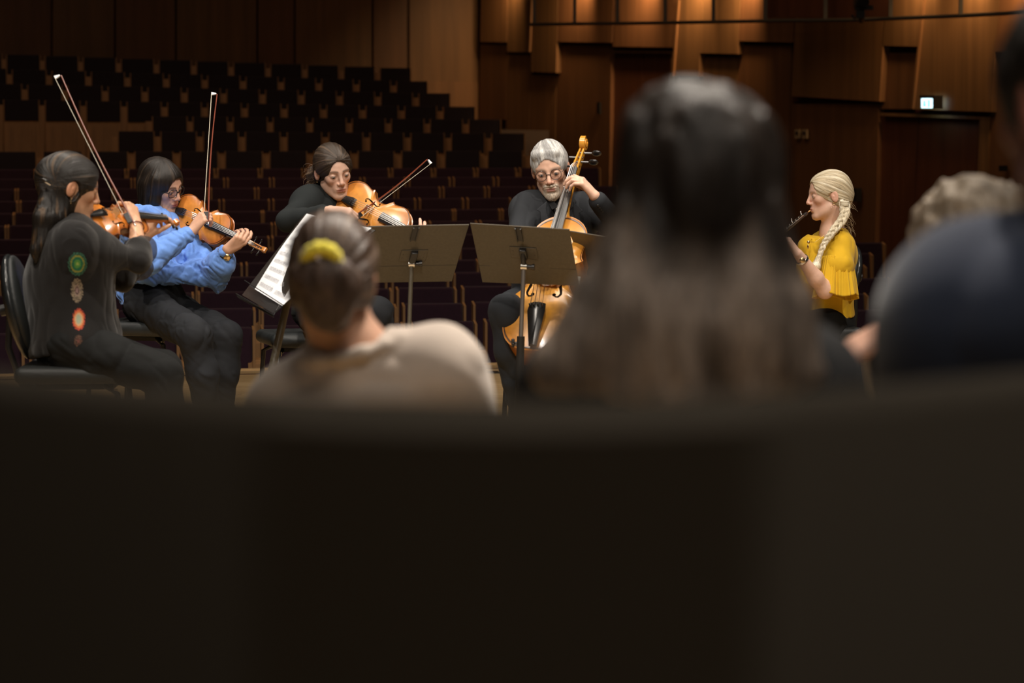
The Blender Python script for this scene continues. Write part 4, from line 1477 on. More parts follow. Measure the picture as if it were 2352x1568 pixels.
# ================= second violinist: blue shirt
H2 = Head(P(371, 427, 11.3), (.80, -.44, -.30), (-.34, -.05, 1), .99)
sR, sL = P(322, 518, 11.10), P(404, 528, 11.42)
pel = P(352, 700, 11.25); nb2 = P(357, 490, 11.33)
T2 = Torso(pel, sR, sL, None)
eR = J(340, 598, sR, .27, False); wR = J(441, 530, eR, .245, False)
wR = P(441, 530, 10.98) if wR[1] < 10.9 else wR
eL = J(478, 628, sL, .27, False); wL = J(522, 574, eL, .22, False)
wL = P(522, 574, 10.98); eL = P(480, 632, 11.15)
hR, hL = P(342, 705, 11.12), P(372, 700, 11.38)
kR, kL = P(452, 772, 10.72), P(522, 772, 11.02)
aR, aL = P(482, 985, 10.75), P(505, 975, 11.05)
ops = T2.ops(0) + T2.trap(nb2) + neck_ops(H2, nb2, .050) + head_ops(H2) + arm_ops(sR, eR, wR, .92) + arm_ops(sL, eL, wL, .92)
for hp, kn, an in ((hR, kR, aR), (hL, kL, aL)):
    ops += leg_ops(hp, kn, an)[0]
ops += hand_ops(wR, (.62, .05, .78), (.55, .75, -.40), 1, (50, 55, 58, 52), (.3, .6, .6), .92)
ops += hand_ops(wL, (.75, -.10, .55), (-.30, .85, .42), -1, (30, 40, 46, 50), (.6, .4, .6), .92)
p2 = body('woman violinist in a loose light blue shirt and glasses', ops, .0032, skin_col(H2, SK2, LIP, (.05, .03, .02), .5), None)
add_eyes(H2, p2, (.05, .03, .02), (0, 1, -.5))
glasses(H2, p2, M_shell, False, .024, .019, .102, .0022)
g2 = scalp_ops(H2, .014) + face_cut(H2, .055, .058, .030)
for s in (-1, 1):
    for (a, b, ra, rb) in (((s * .062, .020, .05), (s * .075, .030, -.05), .030, .022), ((s * .066, -.015, .02), (s * .074, -.005, -.10), .034, .026), ((s * .050, -.05, 0), (s * .060, -.045, -.13), .040, .028),
                           ((s * .074, .030, -.05), (s * .070, .020, -.105), .022, .014)):
        g2.append(H2.g(a, b, ra, rb, .025))
g2.append(H2.g((0, -.065, 0), (0, -.07, -.13), .050, .034, .03))
fl2 = pole(H2.w(0, -.01, .05), H2.R[:, 2], 16, 8)
g2.append(flow_disp(fl2, .0016, 13))
hair2 = field_obj('hair', g2, .0030, M_hair, p2, flow_col((.012, .0085, .0065), fl2, .5, (.045, .03, .02), 13), flow=fl2)
M_blue = cloth('blue_linen', (.14, .29, .72), .8, .15, (500, .25))
t2 = T2.ops(.020) + drape(T2, .016) + [seg(nb2, sR * .8 + sL * .2, .060, .052, None, .04), seg(nb2, sL * .8 + sR * .2, .060, .052, None, .04)]
t2 += [seg(sR, eR, .066, .062, None, .04), seg(eR, eR * .35 + wR * .65, .066, .050, None, .03), seg(eR * .35 + wR * .65, eR * .14 + wR * .86, .040, .040, None, .012)]
t2 += [seg(sL, eL, .068, .078, None, .04), seg(eL + V3(0, 0, -.015), eL * .35 + wL * .65 + V3(0, 0, -.018), .080, .066, None, .03), seg(eL * .4 + wL * .6, eL * .12 + wL * .88, .045, .036, None, .012)]
t2 += [pseg((300, 560), (285, 670), 11.2, 11.2, .045, .035, .05), pseg((330, 640), (420, 630), 11.1, 11.1, .05, .05, .05)]
t2 += [cut(P(350, 652, 11.2), (.14, 0, -1), .012) if False else sub(rbox(P(400, 752, 11.2), (.19, .4, .20), np.array(Matrix.Rotation(math.radians(4), 3, 'Y')), .03), .02)]
t2 += [cut(P(280, 700, 11.2), (0, 0, -1), .01), sub(seg(nb2 + V3(.01, 0, .0), nb2 + V3(.02, -.05, .12), .046, .07), .01)]
t2 += [folds(12, .006, 21, frame((.5, 0, .8), (0, 1, 0)), (1.6, .6, 1)), folds(26, .0045, 22, frame((.7, .2, -.6), (0, 1, 0)), (1.4, .5, 1)), folds(55, .0018, 23, ID3, (1, 1, .6))]
sh2 = field_obj('shirt', t2, .0034, M_blue, p2)
M_slack = cloth('slacks_charcoal', (.015, .0165, .020))
tr = [ell(T2.at(.02), (.175, .135, .13), T2.R, .05), ell(T2.at(.2), (.140, .11, .10), T2.R, .05)]
for hp, kn, an in ((hR, kR, aR), (hL, kL, aL)):
    tr += leg_ops(hp, kn, an, .016)[0]
tr += [folds(10, .008, 31, ID3, (1, 1, .7)), folds(26, .003, 32, frame((.6, 0, -.5), (0, 1, 0)), (1.3, .4, 1))]
field_obj('trousers', tr, .005, M_slack, p2)
for an in (aR, aL): shoes(an, (.8, -.5), p2)
# wrist watch
mb = MB(); ax = nrm(wL - eL); c_ = eL * .10 + wL * .90; u_ = nrm(np.cross(ax, (0, 0, 1))); v_ = np.cross(ax, u_)
mb.tube([c_ + .031 * (u_ * math.cos(a) + v_ * math.sin(a)) for a in np.linspace(0, 2 * PI, 25)], .0065, 6, cap=False); w_ = mb.build('watch', M_shell, p2)
mb = MB(); cc = c_ + V3(.010, -.024, -.022); mb.ball(cc, (.017, .006, .017), frame((0, 1, .3), (0, 0, 1)), 16, 8); mb.build('watch_face', M_gold, w_)
W2 = fiddle('violin', 'golden-brown violin held by the woman in the blue shirt', 'violin', P(392, 478, 11.34), (.815, -.48, -.32), (-.35, -.80, .45), .356, amber=(.58, .22, .04))[1]
bow(P(486, 217, 11.42), P(469, 488, 11.0), (1, 0, .08), 'violin bow held nearly upright by the woman in the blue shirt')
chair('black padded chair under the woman in the blue shirt', P(335, 735, 11.22)[:2], (.95, -.3), .555, back=(.02, .30, .38, .36), w=.44, dpt=.42)

# ================= violist
H3 = Head(P(766, 394, 11.1), (.42, -.87, -.27), (-.16, -.02, 1), .98)
sR, sL = P(703, 468, 11.10), P(842, 480, 11.25)
pel = P(755, 712, 11.3); nb3 = P(760, 462, 11.2)
T3 = Torso(pel, sR, sL, None)
eR = J(664, 508, sR, .26, False); wR = P(758, 484, 10.80)
eR = P(662, 508, 10.93)
eL = P(905, 600, 11.0); wL = P(962, 580, 10.83)
hR, hL = P(730, 712, 11.25), P(790, 712, 11.3)
kR, kL = P(745, 760, 10.85), P(862, 722, 10.85)
aR, aL = P(740, 985, 10.9), P(875, 975, 10.95)
ops = T3.ops(0) + T3.trap(nb3) + neck_ops(H3, nb3, .049) + head_ops(H3) + arm_ops(sR, eR, wR, .92) + arm_ops(sL, eL, wL, .92)
for hp, kn, an in ((hR, kR, aR), (hL, kL, aL)):
    ops += leg_ops(hp, kn, an)[0]
ops += hand_ops(wR, (.88, -.05, -.12), (.15, .55, -.80), 1, (38, 42, 46, 44), (.4, .7, .55), .96)
ops += hand_ops(wL, (.0, -.05, .95), (-.1, .9, .2), -1, (26, 24, 45, 60), (.6, .6, .4), .92)
p3 = body('woman violist in a black top with her brown hair in a low bun', ops, .0032, skin_col(H3, SK3, (.48, .20, .16), (.10, .055, .035), .45), None)
add_eyes(H3, p3, (.06, .05, .04), (.15, 1, -.35))
g3 = scalp_ops(H3, .012) + face_cut(H3, .066, .060, .020)
g3 += [H3.g((.040, .055, .072), (.070, .010, .02), .020, .020, .02), H3.g((-.020, .062, .080), (-.068, .020, .02), .018, .018, .02)]
g3 += [ell(P(726, 400, 11.2), (.040, .035, .045), ID3, .02), ell(P(714, 408, 11.2), (.022, .022, .026), ID3, .02), ell(P(733, 422, 11.2), (.022, .022, .022), ID3, .02)]
g3.append(sub(H3.e((.083, -.004, -.012), (.022, .024, .034)), .004))
fl3 = pole(H3.w(0, -.02, .03), H3.R @ nrm((0, 1, .45)), 16, 8)
g3.append(flow_disp(fl3, .0016, 23))
hair3 = field_obj('hair', g3, .0030, M_hair, p3, flow_col((.030, .019, .012), fl3, .5, (.10, .065, .042), 23), flow=fl3)
paths = []
for i in range(150):
    c = P(random.uniform(708, 742), random.uniform(385, 432), 11.2 + random.uniform(-.03, .03)); a0 = random.uniform(0, 6.28); n_ = []
    r0 = random.uniform(.006, .022); dr = V3(random.uniform(-1, .4), random.uniform(-1, 1), random.uniform(-1, .5)) * .0035
    for k in range(9):
        a = a0 + k * .5; n_.append(c + dr * k + V3(math.cos(a), .3 * math.sin(a * 1.3), math.sin(a)) * r0)
    paths.append(n_)
strand_tubes('loose_strands', paths, .0008, M_hair, hair3, (.14, .08, .045))
mb = MB(); mb.ball(H3.w(.082, -.006, -.040), .0035, nu=8, nv=6); mb.build('earring', M_gold, p3)
M_btop = cloth('black_jersey', (.012, .015, .016))
t3 = T3.ops(.014) + drape(T3, .010) + [seg(sR, eR, .056, .050, None, .04), seg(eR, eR * .20 + wR * .80, .050, .036, None, .02), seg(sL, eL, .056, .048, None, .04), seg(eL, eL * .2 + wL * .8, .048, .034, None, .02)]
t3 += [seg(nb3, sR * .8 + sL * .2, .055, .050, None, .04), seg(nb3, sL * .8 + sR * .2, .055, .050, None, .04), pseg((742, 470), (732, 450), 11.18, 11.25, .03, .028, .02)]
t3 += [sub(ell(P(782, 486, 11.0), (.042, .10, .075), np.array(Matrix.Rotation(.25, 3, 'Y'))), .01), cut(P(750, 720, 11.3), (0, 0, -1)), folds(11, .0065, 41, ID3, (.8, 1, 1.1))]
field_obj('top', t3, .0035, M_btop, p3)
tr = [ell(T3.at(0), (.175, .135, .12), T3.R, .05)]
for hp, kn, an in ((hR, kR, aR), (hL, kL, aL)):
    tr += leg_ops(hp, kn, an, .022)[0]
tr += [folds(10, .006, 51)]
field_obj('trousers', tr, .006, M_slack, p3)
for an in (aR, aL): shoes(an, (.2, -1), p3)
fiddle('viola', 'shiny amber viola held under the chin of the woman with the low bun', 'viola', P(772, 450, 11.11), (.80, -.42, -.38), (-.38, -.78, .50), .405, amber=(.62, .26, .045), edge=(.40, .13, .02))
bow(P(989, 376, 11.45), P(832, 496, 10.93), (-.55, 0, .8), 'viola bow slanting up over the middle music stand')
chair('black shell chair under the violist behind the ponytailed listener', P(715, 735, 11.3)[:2], (.3, -1), .50, back=None, w=.46, dpt=.42)

# ================= cellist
H4 = Head(P(1264, 390, 10.98), (-.09, -.93, -.24), (-.13, .0, 1), 1.04)
sR, sL = P(1208, 482, 11.03), P(1356, 482, 11.03)
pel = P(1258, 705, 11.12); nb4 = P(1284, 470, 11.06)
T4 = Torso(pel, sR, sL, None)
eR = P(1182, 590, 10.80); wR = P(1250, 596, 10.50)
wL = P(1366, 450, 10.76); eL = P(1428, 530, 10.90)
hR, hL = P(1220, 705, 10.95), P(1300, 705, 10.95)
kR, kL = P(1164, 716, 10.50), P(1370, 716, 10.55)
aR, aL = P(1200, 940, 10.55), P(1370, 940, 10.55)
ops = T4.ops(0, False, .01) + T4.trap(nb4) + neck_ops(H4, nb4, .058) + head_ops(H4, True, 1.03) + arm_ops(sR, eR, wR) + arm_ops(sL, eL, wL)
for hp, kn, an in ((hR, kR, aR), (hL, kL, aL)):
    ops += leg_ops(hp, kn, an)[0]
ops += hand_ops(wL, (-.66, -.05, .75), (-.70, .32, -.62), -1, ((30, 40, 30), (38, 44, 30), (42, 44, 30), (46, 40, 30)), (.5, .7, .5), 1.0)
ops += hand_ops(wR, (.6, -.2, -.5), (-.2, .3, -.8), 1, (40, 40, 40, 40), (.4, .7, .5), 1.0)
def beard(c, V, q, inh):
    x = np.abs(q[:, 0]); y = q[:, 1]; z = q[:, 2]
    n = vnoise(V * 300, 9)
    m = np.clip(gauss(z + .095, .026) * (y > .045) * (x < .040) * 1.5, 0, 1) * (z < -.074)
    mo = np.clip(gauss(z + .050, .0075) * (x < .030) * (y > .07) * 1.3, 0, 1)
    sd = ((x > .018) & (x < .034) & (z < -.048) & (z > -.10) & (y > .062)) * .8
    k = np.clip(np.maximum(np.maximum(m, mo), sd), 0, 1) * inh
    st = ((z < -.03) & (y > -.02) & (x > .03)) * .25 * inh
    c = mixc(c, np.tile(np.array((.62, .52, .42)), (len(c), 1)) * (1 + .2 * n)[:, None], k)
    return mixc(c, np.array((.5, .42, .36)), st)
p4 = body('grey-haired man with round glasses and a short beard playing the cello', ops, .0030, skin_col(H4, (.66, .41, .30), (.46, .20, .16), (.36, .30, .25), .6, .45, beard), None)
add_eyes(H4, p4, (.10, .12, .14), (-.05, 1, -.25))
M_frame = mat('glasses_frame', (.03, .02, .018), .3)
glasses(H4, p4, M_frame, True, .0235, .0225, .103, .0015)
bd = [H4.e((0, .070, -.098), (.030, .026, .026), .02), H4.g((-.024, .086, -.050), (0, .0985, -.047), .0055, .0065, .006), H4.g((.024, .086, -.050), (0, .0985, -.047), .0055, .0065, .006),
      H4.g((-.027, .076, -.058), (-.024, .070, -.088), .006, .010, .01), H4.g((.027, .076, -.058), (.024, .070, -.088), .006, .010, .01), strands(190, .0022, 61, .3, H4.R)]
field_obj('beard', bd, .0024, M_hair, p4, hair_col((.62, .53, .43), None, .22, light=(.75, .68, .6), seed=61))
g4 = scalp_ops(H4, .009, back=False) + [sub(H4.e((0, .120, -.058), (.066, .115, .130)), .010), sub(H4.e((0, .02, -.160), (.2, .2, .158)), .02)]
g4 += [H4.g((-.040, .062, .088), (.045, .058, .092), .016, .018, .02), H4.e((.045, .060, .085), (.022, .02, .018), .02)]
g4 += [sub(H4.e((.086, -.008, -.02), (.018, .022, .034)), .004), sub(H4.e((-.086, -.008, -.02), (.018, .022, .034)), .004)]
fl4 = pole(H4.w(.01, -.045, .04), H4.R @ nrm((.1, -.45, .9)), 17, 22)
g4 += [flow_disp(fl4, .0022, 63)]
field_obj('hair', g4, .0028, M_hair, p4, flow_col((.30, .295, .29), fl4, .30, (.52, .515, .50), 63, -.1), flow=fl4)
M_jack = cloth('jacket_wool', (.020, .022, .026))
M_bshirt = cloth('black_shirt', (.008, .008, .009))
jk = T4.ops(.026, False, .012) + [seg(nb4 + V3(0, .02, 0), sR * .85 + sL * .15, .064, .056, None, .04), seg(nb4 + V3(0, .02, 0), sL * .85 + sR * .15, .064, .056, None, .04)]
jk += [seg(sR, eR, .060, .056, None, .07), seg(eR, eR * .1 + wR * .9, .058, .044, None, .03), seg(sL, eL, .062, .058, None, .04), seg(eL, eL * .14 + wL * .86, .058, .042, None, .03)]
vR = frame((0, -1, 0), (.10, 0, 1))
jk += [sub(ell(P(1292, 520, 10.80), (.050, .13, .155), vR), .008), sub(seg(nb4, nb4 + V3(0, -.05, .12), .060, .07), .01), cut(P(1258, 760, 11.05), (0, 0, -1)), folds(10, .006, 71, ID3, (1, 1, .7))]
jo = field_obj('jacket', jk, .0036, M_jack, p4)
# lapels and pocket
for s, pts in ((-1, [(1256, 462), (1232, 482), (1240, 487), (1246, 540), (1262, 560), (1262, 510), (1254, 478)]), (1, [(1316, 462), (1340, 484), (1330, 490), (1326, 550), (1318, 560), (1318, 500)])):
    mb = MB(); mb.prism([P(x, y, 10.87 - (y - 460) * .0004) for x, y in pts], (0, .03, 0)); mb.build('lapel', M_jack, jo, bevel=.003)
mb = MB()
for i in range(4): mb.ball(wL * .80 + eL * .20 + (eL - wL) * .055 * i + V3(-.012, -.046, -.01), .006, nu=8, nv=6)
mb.build('cuff_button', M_ebony, jo)
st = T4.ops(.012, False, .008) + [seg(nb4, nb4 + V3(0, -.01, .02), .062, .064, None, .02), sub(seg(nb4 + V3(0, -.02, .02), H4.w(0, 0, -.1), .052, .06), .004), sub(ell(P(1290, 470, 10.92), (.022, .05, .050)), .006), cut(P(1258, 760, 11.05), (0, 0, -1))]
so = field_obj('shirt', st, .0040, M_bshirt, p4)
for s in (-1, 1):
    mb = MB(); a = P(1286, 462, 10.85)
    mb.prism([P(1290 + s * 26, 452, 10.96), P(1290 + s * 8, 474, 10.88), P(1290 + s * 22, 482, 10.89), P(1290 + s * 34, 462, 10.95)], (0, .008, 0)); mb.build('collar', M_bshirt, so, bevel=.002)
M_btn = mat('shell_button', (.5, .45, .4), .35)
for (x, y) in ((1279, 480), (1281, 494)):
    mb = MB(); mb.ball(P(x, y, 10.86), (.0045, .003, .0045), nu=10, nv=6); mb.build('button', M_btn, so)
tr = [ell(T4.at(0), (.185, .14, .12), T4.R, .05)]
for hp, kn, an in ((hR, kR, aR), (hL, kL, aL)):
    tr += leg_ops(hp, kn, an, .026)[0]
tr += [folds(10, .008, 81)]
M_trc = cloth('trousers_slate', (.020, .023, .028))
field_obj('trousers', tr, .005, M_trc, p4)
for an in (aR, aL): shoes(an, (0, -1), p4)
# cello
nC = nrm((-.27, -.93, .20)); scr = P(1327, 346, 10.86)
dC = nrm(P(1320, 385, 10.83) - P(1262, 640, 10.45))
tailC = P(1223, 806, 10.32)
dC = nrm(P(1295, 498, 10.76) - tailC)
cel = fiddle('cello', 'honey-coloured cello standing between the knees of the grey-haired man', 'cello', tailC, dC, nC, .735, amber=(.66, .30, .035), edge=(.46, .17, .02), cello=True, wscale=.77, chin=False, neck=.128)
chair('black padded chair under the cellist', P(1258, 735, 11.1)[:2], (0, -1), .50, back=(.04, .32, .40, .36))

# ================= oboist
H5 = Head(P(1902, 449, 12.3), (-.97, -.12, -.08), (.03, 0, 1), 1.0)
sL, sR = P(1925, 566, 12.16), P(1900, 562, 12.44)
pel = P(1905, 748, 12.35); nb5 = P(1911, 532, 12.32)
T5 = Torso(pel, sR, sL, None)
eL = P(1895, 668, 12.02); wL = P(1833, 583, 11.92)
eR = P(1850, 668, 12.45); wR = P(1770, 640, 12.20)
hL, hR = P(1900, 752, 12.22), P(1895, 752, 12.48)
kL, kR = P(1745, 770, 12.1), P(1745, 770, 12.5)
aL, aR = P(1745, 935, 12.1), P(1745, 935, 12.5)
ops = T5.ops(0) + T5.trap(nb5) + neck_ops(H5, nb5, .054) + head_ops(H5) + arm_ops(sR, eR, wR, .95) + arm_ops(sL, eL, wL, 1.0)
for hp, kn, an in ((hR, kR, aR), (hL, kL, aL)):
    ops += leg_ops(hp, kn, an)[0]
ops += hand_ops(wL, (-.55, .05, .80), (-.80, .25, -.52), -1, (42, 46, 50, 54), (.3, .6, .6), .94)
ops += hand_ops(wR, (-.7, -.1, .5), (-.5, -.3, -.6), 1, (40, 45, 50, 50), (.3, .6, .6), .92)
p5 = body('blonde oboist in a mustard yellow blouse with a long side braid', ops, .0032, skin_col(H5, SK3, (.5, .2, .18), (.38, .25, .16), .8, .5), None)
add_eyes(H5, p5, (.10, .12, .14), (0, 1, -.2))
g5 = scalp_ops(H5, .010) + face_cut(H5, .064, .068, .018)
g5 += [H5.e((0, -.085, .0), (.045, .045, .055), .03), sub(H5.e((-.083, .000, -.016), (.022, .026, .034)), .004), sub(H5.e((.083, .000, -.016), (.022, .026, .034)), .004)]
g5 += [sub(H5.e((0, -.02, -.135), (.2, .2, .065)), .02)]
fl5 = pole(H5.w(0, -.02, .02), H5.R @ nrm((0, 1, .50)), 16, 8)
g5 += [flow_disp(fl5, .0018, 93)]
hair5 = field_obj('hair', g5, .0028, M_hair, p5, flow_col((.50, .41, .27), fl5, .35, (.74, .66, .50), 93, .0), flow=fl5)
# braid
bp = [(1940, 466, 12.22), (1941, 490, 12.18), (1933, 508, 12.14), (1916, 527, 12.08), (1903, 545, 12.05), (1892, 562, 12.04), (1884, 582, 12.03)]
bc = np.array([P(*q) for q in bp]); tt = np.linspace(0, len(bp) - 1, 60)
bcl = np.stack([np.interp(tt, range(len(bp)), bc[:, k]) for k in range(3)], 1)
bops = []
for k in range(60):
    pass
for ph in range(3):
    pts = []
    for k in range(60):
        a = k / 59 * 2 * PI * 3.6 + ph * 2 * PI / 3
        tg = nrm(bcl[min(59, k + 1)] - bcl[max(0, k - 1)]); u_ = nrm(np.cross(tg, (0, 1, 0))); v_ = np.cross(tg, u_)
        sc_ = 1.0 - .55 * k / 59
        pts.append(bcl[k] + (u_ * math.sin(a) * .017 + v_ * math.sin(2 * a) * .009) * sc_)
    for k in range(59):
        sc_ = 1.0 - .5 * k / 59
        bops.append(seg(pts[k], pts[k + 1], .0132 * sc_, .0132 * sc_, None, .001))
q = bc[-1]
bops += [seg(q, P(1874, 612, 12.02), .010, .024, None, .01), seg(P(1874, 612, 12.02), P(1868, 622, 12.02), .022, .010, None, .01)]
bops += [strands(220, .0014, 95, .3)]
field_obj('braid', bops, .0024, M_hair, hair5, hair_col((.58, .50, .36), None, .35, light=(.80, .74, .6), seed=95, freq=180, stretch=.4))
mb = MB(); c_ = P(1940, 466, 12.20)
for k in range(3): mb.tube([c_ + V3(.020 * math.cos(a), .020 * math.sin(a), -.008 * k + .006) for a in np.linspace(0, 2 * PI, 20)], .0045, 6, cap=False)
mb.build('hair_tie', M_bowhair, hair5)
paths = []
for i in range(60):
    c = P(random.uniform(1935, 1950), random.uniform(440, 545), 12.25 + random.uniform(-.03, .03)); dr = V3(random.uniform(.2, 1), random.uniform(-.5, .5), random.uniform(-1.2, .2)) * .006
    paths.append([c + dr * k + V3(.004 * math.sin(k + i), 0, -.0009 * k * k * .5) for k in range(8)])
strand_tubes('loose_strands', paths, .0005, M_hair, hair5, (.6, .45, .28))
mb = MB(); mb.tube([H5.w(-.080, -.004, -.040) + .006 * V3(math.cos(a), 0, math.sin(a)) for a in np.linspace(0, 2 * PI, 14)], .0012, 5, cap=False); mb.build('earring', M_gold, p5)
M_yel = cloth('mustard_cloth', (.60, .36, .012), .8, .1, (450, .25))
t5 = T5.ops(.018) + [ell(P(1922, 600, 12.25), (.085, .10, .12), ID3, .08), seg(nb5 + V3(0, 0, -.02), sR * .8 + sL * .2, .062, .052, None, .05), seg(nb5 + V3(0, 0, -.02), sL * .8 + sR * .2, .062, .052, None, .05)]
t5 += [seg(sL, sL * .55 + eL * .45 + V3(.03, 0, 0), .072, .085, None, .05), seg(sR, sR * .4 + eR * .6, .07, .085, None, .05)]
t5 += [pseg((1862, 570), (1862, 640), 12.3, 12.3, .07, .08, .06), pseg((1910, 640), (1912, 725), 12.3, 12.3, .09, .065, .06)]
t5 += [sub(seg(nb5 + V3(0, 0, .01), nb5 + V3(-.02, 0, .10), .060, .085), .01), sub(ell(P(1885, 528, 12.25), (.060, .16, .035), np.array(Matrix.Rotation(-.2, 3, 'Y'))), .01), cut(P(1900, 742, 12.3), (.25, 0, -1), .01)]
t5 += [folds(9, .007, 101, ID3, (1, 1, .4)), folds(26, .002, 102, ID3, (1, 1, .5))]
bl = field_obj('blouse', t5, .0035, M_yel, p5)
# flared ruffle sleeve: gathered rings
def ruffle(c0, c1, r0, r1, n, seed, parent, R0=None, flat=.62):
    mb = MB(); rows_ = 16; seg_ = 120; vs = []
    ax = nrm(c1 - c0); u_ = nrm(np.cross(ax, (0, 1, 0))); v_ = np.cross(ax, u_)
    rr = random.Random(seed); ph = [rr.uniform(0, 6.28) for _ in range(4)]
    for i in range(rows_):
        t = i / (rows_ - 1); c = c0 + (c1 - c0) * t; r = r0 + (r1 - r0) * t ** .8
        if t < .12: r = r0 * (1 + .08 * math.sin(t / .12 * PI))
        for k in range(seg_):
            a = 2 * PI * k / seg_
            w = (math.sin(n * a + ph[0]) * .6 + math.sin((n * 1.7) * a // 1 * 0 + int(n * 1.6) * a + ph[1]) * .4) * (.05 + .03 * t) * (1 + .8 * math.sin(3 * a + ph[1])) + math.sin(5 * a + ph[2] + t) * .09 * t
            w += (math.sin(n * 2.0 * a // 1 * 0 + int(n * 2.2) * a + ph[3]) * .05 * (1 - t))
            q = r * (1 + w)
            vs.append(c + u_ * q * math.cos(a) + v_ * q * math.sin(a) * flat + ax * .012 * math.sin(3 * a + ph[3]) * t)
    f = [(i * seg_ + k, i * seg_ + (k + 1) % seg_, (i + 1) * seg_ + (k + 1) % seg_, (i + 1) * seg_ + k) for i in range(rows_ - 1) for k in range(seg_)]
    mb.add(vs, f); o = mb.build('sleeve_ruffle', M_yel, parent, smooth='all', subsurf=1)
    sd = o.modifiers.new('solid', 'SOLIDIFY'); sd.thickness = .003
    return o
ruffle(P(1922, 590, 12.10), P(1921, 680, 12.06), .072, .108, 17, 3, bl, flat=.8)
ruffle(P(1870, 600, 12.45), P(1868, 670, 12.45), .065, .095, 15, 5, bl)
mb = MB(); ax = nrm(wL - eL); c_ = eL * .16 + wL * .84; u_ = nrm(np.cross(ax, (0, 0, 1))); v_ = np.cross(ax, u_)
for k in range(3): mb.tube([c_ + ax * (.004 * (k - 1)) + .031 * (u_ * math.cos(a) + v_ * math.sin(a)) for a in np.linspace(0, 2 * PI, 25)], .003, 6, cap=False)
w_ = mb.build('watch', M_silver, p5)
mb = MB(); mb.ball(c_ + V3(-.004, -.032, 0), (.014, .005, .014), nu=16, nv=8); mb.build('watch_face', M_gold, w_)
mb = MB(); mb.tube([P(1893, 540, 12.16), P(1872, 556, 12.12), P(1858, 555, 12.14), P(1868, 545, 12.3)], .0012, 5); mb.ball(P(1857, 556, 12.12), (.008, .004, .008)); mb.ball(P(1856, 566, 12.12), (.005, .004, .012)); mb.build('necklace', M_gold, p5)
tr = [ell(T5.at(0), (.175, .135, .12), T5.R, .05)]
for hp, kn, an in ((hR, kR, aR), (hL, kL, aL)):
    tr += leg_ops(hp, kn, an, .022)[0]
field_obj('trousers', tr, .006, M_trous, p5)
for an in (aR, aL): shoes(an, (-1, 0), p5)
# oboe
ob = empty('oboe', P(1838, 494, 12.2), 'black oboe with silver keys played by the blonde woman in yellow', 'oboe')
m0 = H5.w(0, .096, -.066); oe = m0 + nrm(P(1800, 533, 12.06) - m0) * .62
od = nrm(oe - m0)
mb = MB(); mb.tube([m0 + od * .005, m0 + od * .030], [.0035, .0022], 8); mb.build('reed', M_maple, ob)
mb = MB(); mb.tube([m0 + od * .028, m0 + od * .045], [.003, .0045], 8); mb.build('staple', M_gold, ob)
mb = MB(); mb.tube([m0 + od * t for t in (.045, .06, .075, .085, .30, .31, .53, .56, .60, .62)], [.0085, .010, .008, .0085, .0095, .012, .012, .015, .022, .024], 14); mb.build('body', M_ebony, ob)
sd_ = nrm(np.cross(od, (0, 1, 0))); sd_ = sd_ if sd_[2] > 0 else -sd_
mb = MB(); cam_side = V3(0, -1, 0)
mb.tube([m0 + od * .08 + cam_side * .012 + sd_ * .004, m0 + od * .50 + cam_side * .014 + sd_ * .004], .0018, 6)
mb.build('rod', M_silver, ob)
for i in range(12):
    mb = MB(); c = m0 + od * (.09 + .034 * i) + sd_ * .0125
    Rk = rotm(od, np.cross(sd_, od), sd_)
    mb.ball(c, (.0085, .0085, .0022), Rk, 12, 6); mb.tube([c, c + cam_side * .012 - sd_ * .006], .0018, 6)
    if i % 3 == 0: mb.tube([c + sd_ * .0, c + sd_ * .012 - od * .008], .002, 6); mb.ball(c + sd_ * .013 - od * .008, .004, nu=8, nv=6)
    mb.build('key', M_silver, ob)
chair('black padded chair with a plastic back shell under the oboist', P(1868, 770, 12.35)[:2], (-1, -.12), .46, back=(-.05, .26, .40, .30))

